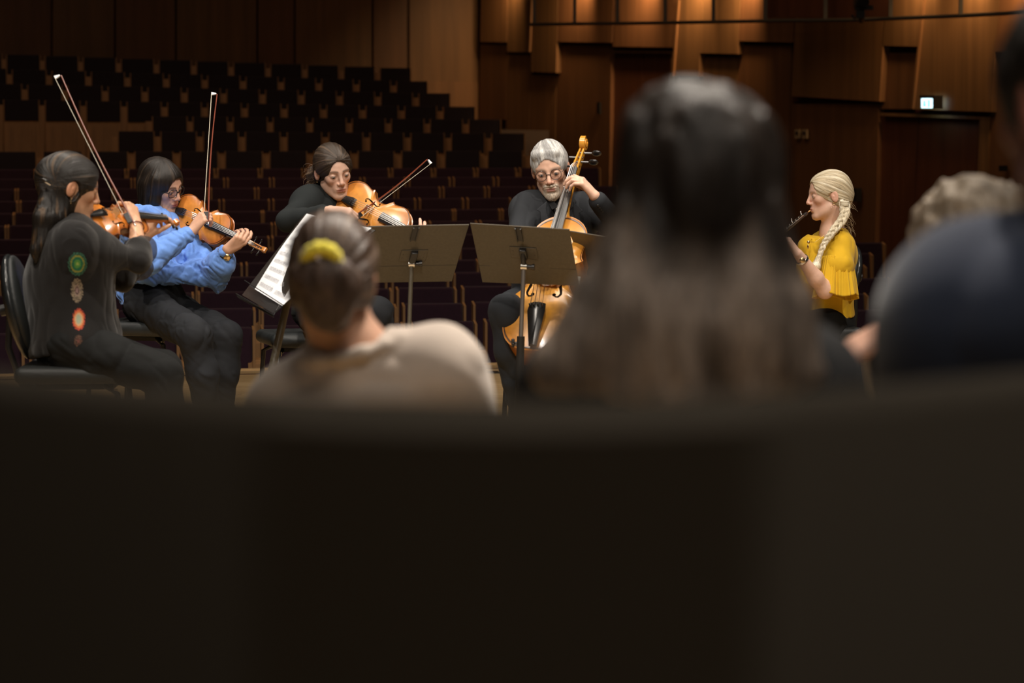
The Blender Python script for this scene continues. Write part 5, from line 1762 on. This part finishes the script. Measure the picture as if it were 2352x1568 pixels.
# ------------------------------------------------------------------ music stands
def stand(label, TL, TR, BR, BL, joint, base, crease=.70, silver=False, face_cam=True, lip=True):
    TL, TR, BR, BL = [np.asarray(v) for v in (TL, TR, BR, BL)]
    n = nrm(np.cross(TR - TL, BL - TL)); n = n if n[1] < 0 else -n      # towards the listeners
    base = np.asarray(base); joint = np.asarray(joint)
    root = empty('music_stand', (base[0], base[1], 0), label, 'music stand')
    mb = MB(); mb.prism([TL, TR, BR, BL], -n * .004); mb.build('desk', M_desk, root, smooth=False, bevel=.0015)
    cl = TL + (BL - TL) * crease; cr = TR + (BR - TR) * crease
    dd = nrm(BL - TL) * .0022
    mb = MB(); mb.prism([cl + n * .0006, cr + n * .0006, cr + dd + n * .0006, cl + dd + n * .0006], -n * .001); mb.build('desk_seam', M_ebony, root, smooth=False)
    mb = MB(); e = nrm(TR - TL)
    mb.tube([TL - n * .002, TR - n * .002], .0032, 6); mb.build('rolled_edge', M_rail, root)
    # tray on the players' side
    tr_ = MB(); tr_.prism([BL, BR, BR - n * .055, BL - n * .055], nrm(TL - BL) * .003); tr_.build('tray', M_desk, root, smooth=False)
    # hinge plate, bracket, joint
    mid = (TL + TR) / 2; midb = (BL + BR) / 2
    up = nrm(mid - midb)
    mb = MB(); c = joint + up * .03; c = c - n * ((c - TL) @ n) + n * .002
    Rp = rotm(e, up, n)
    mb.box(c + up * .012, (.115, .062, .003), Rp); mb.build('hinge_plate', M_desk, root, bevel=.001)
    for (x, y) in ((-.045, .02), (.045, .02), (-.045, -.0), (.045, -.0)):
        k_ = MB(); k_.ball(c + e * x + up * y + n * .002, (.003, .003, .0015), Rp, 8, 5); k_.build('rivet', M_rail, root)
    mb = MB(); mb.box(c + n * .012 + up * .015, (.030, .055, .022), Rp); mb.tube([c + up * .03 + n * .012, joint], .011, 10); mb.build('bracket', M_black, root, bevel=.003)
    mb = MB(); mb.tube([joint - e * .012, joint + e * .014], .0145, 18); mb.build('joint', M_chrome, root)
    mb = MB(); mb.tube([joint + e * .014, joint + e * .036], .010, 10); mb.tube([joint + e * .036, joint + e * .046], .014, 10); mb.build('wing_knob', M_ebony, root)
    # channel near the top edge
    mb = MB(); tc = mid - up * .002 - e * .008
    for x in (-.011, .011): mb.box(tc + e * x - up * .040 + n * .006, (.004, .075, .012), Rp)
    mb.box(tc - up * .040 + n * .0022, (.020, .075, .003), Rp); mb.build('spine_clip', M_black, root)
    mb = MB(); 
    for x in (-.011, .011): mb.tube([tc + e * x * 1.5 + n * .004, tc + e * x + n * .010 - up * .010], .0016, 5)
    mb.build('spring', M_rail, root)
    # post: thin inner tube, thick outer tube
    b0 = np.array([base[0], base[1], .06]); mpt = joint * .62 + b0 * .38
    mb = MB(); mb.tube([joint, mpt], .0095, 12); mb.build('inner_tube', M_chromed if silver else M_desk, root)
    mb = MB(); mb.tube([mpt, b0], .0165, 14); mb.build('post', M_desk if not silver else M_black, root)
    mb = MB(); sgn = -1 if silver else 1
    mb.tube([mpt - V3(0, 0, .03), mpt - V3(0, 0, .03) + e * sgn * .028], .006, 8)
    for a in np.linspace(0, 2 * PI, 8)[:-1]: mb.ball(mpt - V3(0, 0, .03) + e * sgn * .034 + V3(0, math.cos(a), math.sin(a)) * .012, .0075, nu=8, nv=6)
    mb.build('height_knob', M_ebony, root)
    for k in range(3):
        a = k * 2 * PI / 3 + .5
        mb = MB(); mb.tube([b0, b0 + V3(math.cos(a) * .10, math.sin(a) * .10, .0), V3(b0[0] + math.cos(a) * .27, b0[1] + math.sin(a) * .27, .012)], .011, 8); mb.build('leg', M_black, root)
    return root, n, up, e
M_chromed = mat('worn_steel', (.30, .28, .27), .35, metal=.8)
stand('dark music stand desk seen from behind, before the viola player', P(846, 521, 10.30), P(1077, 517, 10.30), P(1038, 646, 10.50), P(812, 650, 10.50), P(945, 606, 10.42), P(930, 985, 10.35))
stand('dark music stand desk seen from behind, before the cello, with a silver inner tube', P(1080, 514, 10.18), P(1308, 528, 10.12), P(1330, 656, 10.34), P(1108, 648, 10.40), P(1203, 612, 10.24), P(1186, 1000, 10.25), silver=True)
stand('music stand half hidden by the long-haired woman', P(1306, 531, 10.60), P(1520, 566, 10.40), P(1540, 690, 10.60), P(1362, 668, 10.80), P(1440, 640, 10.6), P(1430, 985, 10.6))
# the stand of the two violinists, seen from the players' side
A_, B_ = P(572, 656, 10.45), P(648, 703, 10.02)
Ct, Dt = P(700, 492, 10.62), P(862, 528, 10.22)
st0 = empty('music_stand', (P(622, 860, 10.2)[0], 10.2, 0), 'music stand with open sheet music, shared by the two violinists', 'music stand')
nA = nrm(np.cross(B_ - A_, Ct - A_)); nA = nA if nA[2] > 0 else -nA
mb = MB(); mb.prism([A_, B_, Dt, Ct], -nA * .004); mb.build('desk', M_deskin, st0, smooth=False)
dn_ = nrm(A_ - Ct)
A2, B2 = P(556, 677, 10.38), P(628, 720, 9.95)
mb = MB(); mb.prism([A_, B_, B2, A2], -nA * .004); mb.build('tray', M_ebony, st0, smooth=False)
mb = MB(); mb.prism([P(542, 674, 10.38), P(628, 722, 9.93), P(628, 728, 9.93), P(545, 682, 10.38)], -nA * .004); mb.tube([P(542, 674, 10.37), P(628, 723, 9.93), P(642, 700, 10.0)], .0022, 6); mb.build('lip', M_shell, st0, smooth=False)
mb = MB(); mb.tube([P(562, 644, 10.44), P(650, 700, 10.0)], .0022, 6); mb.build('tray_edge', M_black, st0)
pm = P(664, 672, 10.30)
mb = MB(); mb.tube([pm, P(620, 870, 10.22), P(612, 905, 10.2), np.array([P(612, 905, 10.2)[0], 10.2, .05])], .017, 12); mb.build('post', M_desk, st0)
for k in range(3):
    a = k * 2.1 + .3; b0 = np.array([P(612, 905, 10.2)[0], 10.2, .05])
    mb = MB(); mb.tube([b0, b0 + V3(math.cos(a) * .27, math.sin(a) * .27, -.04)], .011, 8); mb.build('leg', M_black, st0)
# sheet music: a pair of slightly curled pages with staves
def page(label, a, b, c, d, curl, n, lines=9, grp='open pages on the violinists stand'):
    """a-b bottom edge, d-c top edge"""
    root = None; mb = MB(); nu, nv = 8, 14; vs = []
    F_ = lambda u, v: (a * (1 - u) + b * u) * (1 - v) + (d * (1 - u) + c * u) * v + n * (.004 + curl * (math.sin(PI * v) * .5 + v * v * .3) * 1.0)
    for j in range(nv + 1):
        for i in range(nu + 1): vs.append(F_(i / nu, j / nv))
    f = [(j * (nu + 1) + i, j * (nu + 1) + i + 1, (j + 1) * (nu + 1) + i + 1, (j + 1) * (nu + 1) + i) for j in range(nv) for i in range(nu)]
    mb.add(vs, f); o = mb.build('sheet_music', M_paper, None, smooth='all'); tag(o, label, 'sheet music', grp)
    for s in range(lines):
        v0 = .06 + .88 * s / lines
        mb = MB()
        for l in range(5):
            v = v0 + l * .009
            pts = [F_(u, v) + n * .0008 for u in np.linspace(.08, .92, 7)]
            for i in range(6):
                up_ = (F_(.5, v + .002) - F_(.5, v)); mb.add([pts[i], pts[i + 1], pts[i + 1] + up_, pts[i] + up_], [(0, 1, 2, 3)])
        for k in range(22):
            u = random.uniform(.12, .9); v = v0 + random.uniform(0, .036); q = F_(u, v) + n * .0009
            mb.add([q, F_(u + .012, v) + n * .0009, F_(u + .012, v + .008) + n * .0009, F_(u, v + .008) + n * .0009], [(0, 1, 2, 3)])
            mb.add([q, F_(u + .003, v) + n * .0009, F_(u + .003, v + .03) + n * .0009, F_(u, v + .03) + n * .0009], [(0, 1, 2, 3)])
        mb.build('stave', M_ink, o, smooth=False)
    return o
lerp = lambda a, b, t: a * (1 - t) + b * t
page('white page of sheet music on the violinists stand, outer page', lerp(A_, B_, .20), lerp(A_, B_, .62), lerp(Ct, Dt, .46), lerp(Ct, Dt, .05), .02, nA)
page('white page of sheet music on the violinists stand, inner page beside the ponytail', lerp(A_, B_, .62), lerp(A_, B_, 1.02), lerp(Ct, Dt, .97), lerp(Ct, Dt, .46), .02, nA)
# ------------------------------------------------------------------ listeners in front
def seat_block(x0, x1, y, ztop, th=.06):
    pass
# ---- ponytail woman
H6 = Head(P(768, 642, 4.60), (.10, 1, -.10), (0, .02, 1), .98)
Y6 = 4.6
sL6, sR6 = P(664, 945, Y6), P(1024, 856, Y6)
nb6 = P(800, 800, Y6 + .0); pel6 = P(820, 1320, Y6 + .12)
T6 = Torso(pel6, sR6, sL6, None)
ops = T6.ops(0, True) + [seg(H6.w(0, -.02, -.07), nb6, .058, .068, None, .03)] + head_ops(H6) + T6.trap(nb6)
def arm_down(s, out, Y, dz=.28):
    e = s + V3(out, .05, -dz); w = e + V3(-out * 1.5, .22, .0)
    return e, w
eR6, wR6 = arm_down(sR6, .05, Y6); eL6, wL6 = arm_down(sL6, -.05, Y6)
ops += arm_ops(sR6, eR6, wR6) + arm_ops(sL6, eL6, wL6) + hand_ops(wR6, (-.3, 1, 0), (0, 0, -1), 1) + hand_ops(wL6, (.3, 1, 0), (0, 0, -1), -1)
def sit_legs(pel, Y, fl):
    o = []
    for s in (-1, 1):
        h_ = pel + V3(s * .09, .03, -.02); k_ = h_ + V3(s * .02, .42, .02); a_ = np.array([k_[0], k_[1] + .02, fl + .08])
        o.append((h_, k_, a_))
    return o
L6 = sit_legs(pel6, Y6, -.02)
for a in L6: ops += leg_ops(*a)[0]
p6 = body('listener in a beige sweater seen from behind, with a yellow hair tie', ops, .0055, skin_col(H6, (.58, .34, .24), LIP, (.1, .06, .04), .6), None)
g6 = scalp_ops(H6, .014) + [H6.e((0, -.060, -.010), (.060, .050, .055), .04), H6.g((-.050, -.03, -.03), (-.030, -.045, -.065), .028, .018, .03), H6.g((.050, -.03, -.03), (.030, -.045, -.065), .028, .018, .03)]
g6 += face_cut(H6, .06, .065, .01) + [sub(H6.e((.098, .002, -.018), (.034, .036, .046)), .008), sub(H6.e((-.098, .002, -.018), (.034, .036, .046)), .008), sub(H6.e((0, -.0, -.18), (.2, .25, .128)), .02), flow_disp(pole(H6.w(0, -.02, .02), H6.R @ nrm((0, 1, .35)), 12, 8), .003, 203)]
fl6 = pole(H6.w(0, -.02, .02), H6.R @ nrm((0, 1, .35)), 12, 8)
hb = flow_col((.075, .046, .032), fl6, .5, (.22, .155, .115), 203)
hr6 = field_obj('hair', g6, .0045, M_hair, p6, hb, flow=fl6)
hc = P(740, 592, 4.46)
pt = [seg(hc, P(742, 640, 4.42), .022, .048, None, .03), seg(P(742, 640, 4.42), P(755, 700, 4.43), .052, .046, None, .03), seg(P(755, 700, 4.43), P(772, 742, 4.45), .042, .012, None, .03), ell(P(792, 648, 4.44), (.035, .03, .03), ID3, .03),
      seg(P(706, 600, 4.46), P(715, 640, 4.43), .022, .020, None, .03), strands(60, .005, 205, .35)]
field_obj('ponytail', pt, .004, M_hair, hr6, hair_col((.075, .048, .036), None, .6, light=(.22, .165, .13), seed=205, freq=55, stretch=.3))
M_yb = mat('yellow_fabric', (.92, .78, .06), .8, sheen=.3)
mb = MB(); mb.tube([P(738 + 33 * math.cos(a), 600 - 30 * math.sin(a), 4.40 - .03 * math.sin(a)) for a in np.linspace(-.15, PI + .15, 24)], [.013 + .002 * math.sin(i * 2.0) for i in range(24)], 10); mb.build('hair_tie', M_yb, hr6)
M_beige = cloth('beige_wool', (.50, .42, .36), .95, .4, (160, .5))
t6 = T6.ops(.022) + [seg(nb6 + V3(0, 0, .0), sR6 * .85 + sL6 * .15, .062, .072, None, .05), seg(nb6, sL6 * .85 + sR6 * .15, .058, .066, None, .05), seg(sR6, eR6, .080, .070, None, .05), seg(sL6, eL6, .080, .070, None, .05),
      seg(eR6, wR6, .062, .045, None, .03), seg(eL6, wL6, .062, .045, None, .03)]
# rolled collar
for i in range(14):
    a0, a1 = 2 * PI * i / 14, 2 * PI * (i + 1) / 14
    f_ = lambda a: P(806 + 118 * math.cos(a), 806 - 30 * math.cos(a - .2) * 1.0, 4.60 - .085 * math.sin(a)) + V3(0, 0, -.012 * math.sin(a))
    t6.append(seg(f_(a0), f_(a1), .014, .014, None, .012))
t6 += [sub(seg(nb6 + V3(0, 0, -.02), nb6 + V3(0, 0, .14), .068, .085), .012), cut(pel6 + V3(0, 0, -.08), (0, 0, -1)), folds(8, .007, 207, ID3, (1, 1, .8))]
field_obj('sweater', t6, .006, M_beige, p6)
M_jean = cloth('dark_denim', (.02, .025, .04))
def lower(T, L, parent, m=None, inf=.02):
    tr = [ell(T.at(0), (.175, .135, .12), T.R, .05)]
    for a in L: tr += leg_ops(*a, inf)[0]
    field_obj('trousers', tr, .01, m or M_jean, parent)
lower(T6, L6, p6)

# ---- long-haired woman
Y7 = 2.80
H7 = Head(P(1612, 452, Y7), (.04, 1, -.12), (0, .02, 1), .96)
nb7 = P(1612, 640, Y7); sL7, sR7 = P(1335, 905, Y7 + .02), P(1848, 905, Y7 + .02); pel7 = P(1600, 1590, Y7 + .12)
T7 = Torso(pel7, sR7, sL7, None)
eR7, wR7 = arm_down(sR7, .04, Y7); eL7, wL7 = arm_down(sL7, -.04, Y7)
ops = T7.ops(0) + T7.trap(nb7) + [seg(H7.w(0, -.02, -.07), nb7, .055, .06, None, .03)] + head_ops(H7) + arm_ops(sR7, eR7, wR7) + arm_ops(sL7, eL7, wL7) + hand_ops(wR7, (-.3, 1, 0), (0, 0, -1), 1) + hand_ops(wL7, (.3, 1, 0), (0, 0, -1), -1)
L7 = sit_legs(pel7, Y7, .10)
for a in L7: ops += leg_ops(*a)[0]
p7 = body('listener with long straight brown hair falling down her back, seen from behind', ops, .006, skin_col(H7, SK2, LIP, (.1, .06, .04), .5), None)
g7 = scalp_ops(H7, .010)
def hs(a, b, ra, rb, ya=0, yb=0, sq=1.6): g7.append(seg(P(a[0], a[1], Y7 + ya), P(b[0], b[1], Y7 + yb), ra, rb, ((0, 1, 0), sq), .035))
for (a, b, c, d) in (((1545, 330), (1500, 560), (1420, 720), (1305, 850)), ((1570, 340), (1545, 580), (1500, 740), (1430, 880)), ((1612, 330), (1600, 600), (1590, 760), (1570, 905)),
                     ((1650, 350), (1660, 580), (1690, 740), (1720, 890)), ((1668, 350), (1690, 560), (1735, 700), (1810, 860)), ((1560, 450), (1470, 640), (1370, 780), (1255, 850)), ((1652, 470), (1706, 620), (1768, 750), (1860, 860)),
                     ((1545, 330), (1560, 560), (1540, 760), (1510, 900)), ((1690, 400), (1690, 600), (1650, 760), (1640, 900))):
    hs(a, b, .050, .046, -.03, -.06); hs(b, c, .046, .042, -.06, -.085); hs(c, d, .042, .020, -.085, -.10)
g7.append(sub(H7.e((0, .14, -.05), (.07, .10, .12)), .02))
g7.append(strands(45, .007, 303, .12))
def tipf(V):
    x, y = PX(V)
    n = vnoise(V * np.array([30, 30, 5.0]), 311)
    return np.clip((1.17 - V[:, 2]) / .14 + .35 * n, 0, 1) * np.clip(.75 + .6 * vnoise(V * np.array([22, 22, 6.0]), 312), .15, 1)
fl7 = lambda V: V * np.array([60, 60, 6.0])
hcol = flow_col((.026, .019, .015), fl7, .5, None, 305, tip=(.44, .34, .27), tipfn=tipf)
field_obj('hair', g7, .005, M_hair, p7, hcol, flow=fl7)
M_dk = cloth('dark_knit', (.018, .018, .019), .95)
t7 = T7.ops(.02) + [seg(nb7, sR7 * .85 + sL7 * .15, .060, .062, None, .05), seg(nb7, sL7 * .85 + sR7 * .15, .060, .062, None, .05), seg(sR7, eR7, .070, .062, None, .05), seg(sL7, eL7, .070, .062, None, .05), seg(eR7, wR7, .058, .04, None, .03), seg(eL7, wL7, .058, .04, None, .03), cut(pel7 + V3(0, 0, -.08), (0, 0, -1)), folds(8, .006, 307)]
field_obj('sweater', t7, .007, M_dk, p7)
lower(T7, L7, p7)

# ---- fair-haired listener leaning forward
Y8 = 4.55
H8 = Head(P(2226, 594, Y8), (-.52, .80, -.32), (-.02, .12, 1), 1.06)
nb8 = P(2262, 650, Y8 - .05); sL8, sR8 = P(2110, 760, Y8 + .05), P(2440, 760, Y8 - .1); pel8 = P(2300, 1300, Y8 + .0)
T8 = Torso(pel8, sR8, sL8, None)
eR8, wR8 = arm_down(sR8, .05, Y8); eL8 = P(2100, 1010, 4.42); wL8 = P(2026, 768, 4.46)
ops = T8.ops(0, False) + T8.trap(nb8) + [seg(H8.w(0, -.02, -.07), nb8, .06, .07, None, .03)] + head_ops(H8, True) + arm_ops(sR8, eR8, wR8) + arm_ops(sL8, eL8, wL8) + hand_ops(wR8, (-.3, 1, 0), (0, 0, -1), 1) + hand_ops(wL8, (-.70, .0, -.42), (.35, .3, -.75), -1, (30, 36, 46, 52), (.5, .7, .45), 1.1)
L8 = sit_legs(pel8, Y8, 0)
for a in L8: ops += leg_ops(*a)[0]
p8 = body('fair-haired listener with short tousled hair and one hand raised, partly behind the navy jacket', ops, .006, skin_col(H8, (.66, .38, .28), LIP, (.3, .2, .12), .9), None)
g8 = scalp_ops(H8, .022) + [H8.e((0, .055, .085), (.055, .045, .035), .03), H8.e((.02, .10, .065), (.03, .02, .018), .02), H8.e((0, -.075, -.04), (.06, .04, .06), .03)] + [sub(H8.e((0, .135, -.05), (.08, .10, .12)), .02), sub(H8.e((-.100, .004, -.022), (.036, .042, .046)), .008), strands(60, .007, 403, .35, H8.R), strands(25, .008, 405, 1, H8.R)]
hr8 = field_obj('hair', g8, .005, M_hair, p8, hair_col((.28, .22, .16), None, .5, light=(.55, .47, .38), seed=403, freq=40, stretch=.5))
glasses(H8, p8, M_gold, True, .026, .022, .106, .003)
t8 = T8.ops(.02, False) + [seg(nb8, sR8, .062, .06, None, .05), seg(nb8, sL8, .062, .06, None, .05), seg(sR8, eR8, .07, .062, None, .05), seg(sL8, eL8, .07, .062, None, .05), seg(eR8, wR8, .058, .04, None, .03), seg(eL8, eL8 * .25 + wL8 * .75, .058, .04, None, .03), cut(pel8 + V3(0, 0, -.08), (0, 0, -1))]
M_dgrey = cloth('dark_jumper', (.015, .017, .024), .95)
field_obj('sweater', t8, .009, M_dgrey, p8)
lower(T8, L8, p8)

# ---- tall man in the navy jacket at the edge
Y9 = 2.62
H9 = Head(P(2492, 250, Y9), (-.35, .93, -.08), (0, 0, 1), 1.06)
nb9 = P(2510, 690, Y9); sL9, sR9 = P(2222, 745, Y9 + .02), P(2810, 720, Y9 - .05); pel9 = P(2480, 1600, Y9 + .05)
T9 = Torso(pel9, sR9, sL9, None)
eR9, wR9 = arm_down(sR9, .05, Y9); eL9, wL9 = arm_down(sL9, -.04, Y9)
ops = T9.ops(0, False) + T9.trap(nb9) + [seg(H9.w(0, -.02, -.07), nb9, .062, .075, None, .03)] + head_ops(H9, True) + arm_ops(sR9, eR9, wR9, 1.1) + arm_ops(sL9, eL9, wL9, 1.1)
ops += hand_ops(wL9, (.3, 1, 0), (0, 0, -1), -1) + hand_ops(wR9, (-.3, 1, 0), (0, 0, -1), 1)
L9 = sit_legs(pel9, Y9, .05)
for a in L9: ops += leg_ops(*a)[0]
p9 = body('tall listener in a navy jacket at the edge of the picture, seen from behind', ops, .006, skin_col(H9, (.50, .22, .15), LIP, (.06, .04, .03), .8), None)
g9 = scalp_ops(H9, .012) + [sub(H9.e((0, .13, -.05), (.08, .11, .125)), .02), sub(H9.e((-.09, 0, -.03), (.03, .03, .05)), .01), sub(H9.e((0, 0, -.14), (.2, .2, .10)), .02), strands(60, .005, 503, .4, H9.R)]
field_obj('hair', g9, .006, M_hair, p9, hair_col((.022, .018, .015), None, .4, seed=503, freq=60))
M_navy = cloth('navy_wool', (.022, .030, .055), .9, .3)
t9 = T9.ops(.03, False) + [seg(nb9, sR9 * .9 + sL9 * .1, .085, .080, None, .06), seg(nb9, sL9 * .9 + sR9 * .1, .085, .085, None, .06), seg(sR9, eR9, .09, .075, None, .05), seg(sL9, eL9, .092, .078, None, .05), seg(eR9, wR9, .07, .045, None, .03), seg(eL9, wL9, .07, .05, None, .03),
      seg(P(2260, 760, Y9), P(2440, 720, Y9), .095, .095, None, .06), cut(pel9 + V3(0, 0, -.12), (0, 0, -1)), folds(7, .008, 507)]
field_obj('jacket', t9, .008, M_navy, p9)
lower(T9, L9, p9)

# ---- benches the listeners sit on (below the picture's dark edge)
def bench(label, x0, x1, y, z, fl=0.0):
    root = empty('listener_bench', ((x0 + x1) / 2, y, fl), label, 'bench')
    mb = MB(); mb.box(((x0 + x1) / 2, y, z - .04), (x1 - x0, .42, .08)); mb.build('seat', M_blackpad, root, bevel=.02)
    for x in (x0 + .08, x1 - .08):
        mb = MB(); mb.box((x, y, (z - .08 + fl) / 2), (.05, .36, z - .08 - fl)); mb.build('leg', M_black, root)
bench('low black bench under the ponytailed listener', pel6[0] - .35, pel6[0] + .35, pel6[1], pel6[2] - .125)
bench('low black bench under the long-haired woman', pel7[0] - .21, pel7[0] + .19, pel7[1], pel7[2] - .125)
bench('low black bench under the fair-haired listener', pel8[0] - .35, pel8[0] + .35, pel8[1], pel8[2] - .125)
bench('low black bench under the man in the navy jacket', pel9[0] - .20, pel9[0] + .45, pel9[1], pel9[2] - .125)

# ---- curved black parapet right before the camera
mb = MB(); n_ = 40; vs = []
for i in range(n_ + 1):
    a = -1 + 2 * i / n_
    x = a * .9; y = 1.50 + 1.9 * x * x / (1 + 1.2 * x * x)
    ztop = CH - .140
    for (dy, z) in ((-.03, ztop - .02), (-.015, ztop - .004), (0, ztop), (.015, ztop - .004), (.03, ztop - .02), (.03, 0.0), (-.03, 0.0)):
        vs.append((x, y + dy, z))
k7 = 7
f = [(i * k7 + k, i * k7 + (k + 1) % k7, (i + 1) * k7 + (k + 1) % k7, (i + 1) * k7 + k) for i in range(n_) for k in range(k7)]
f += [tuple(range(k7)), tuple(n_ * k7 + k for k in range(k7))]
mb.add(vs, f); tag(mb.build('parapet', M_barrier), 'curved black parapet close to the camera across the lower part of the picture', 'parapet')
print('script done', time.time() - T0)
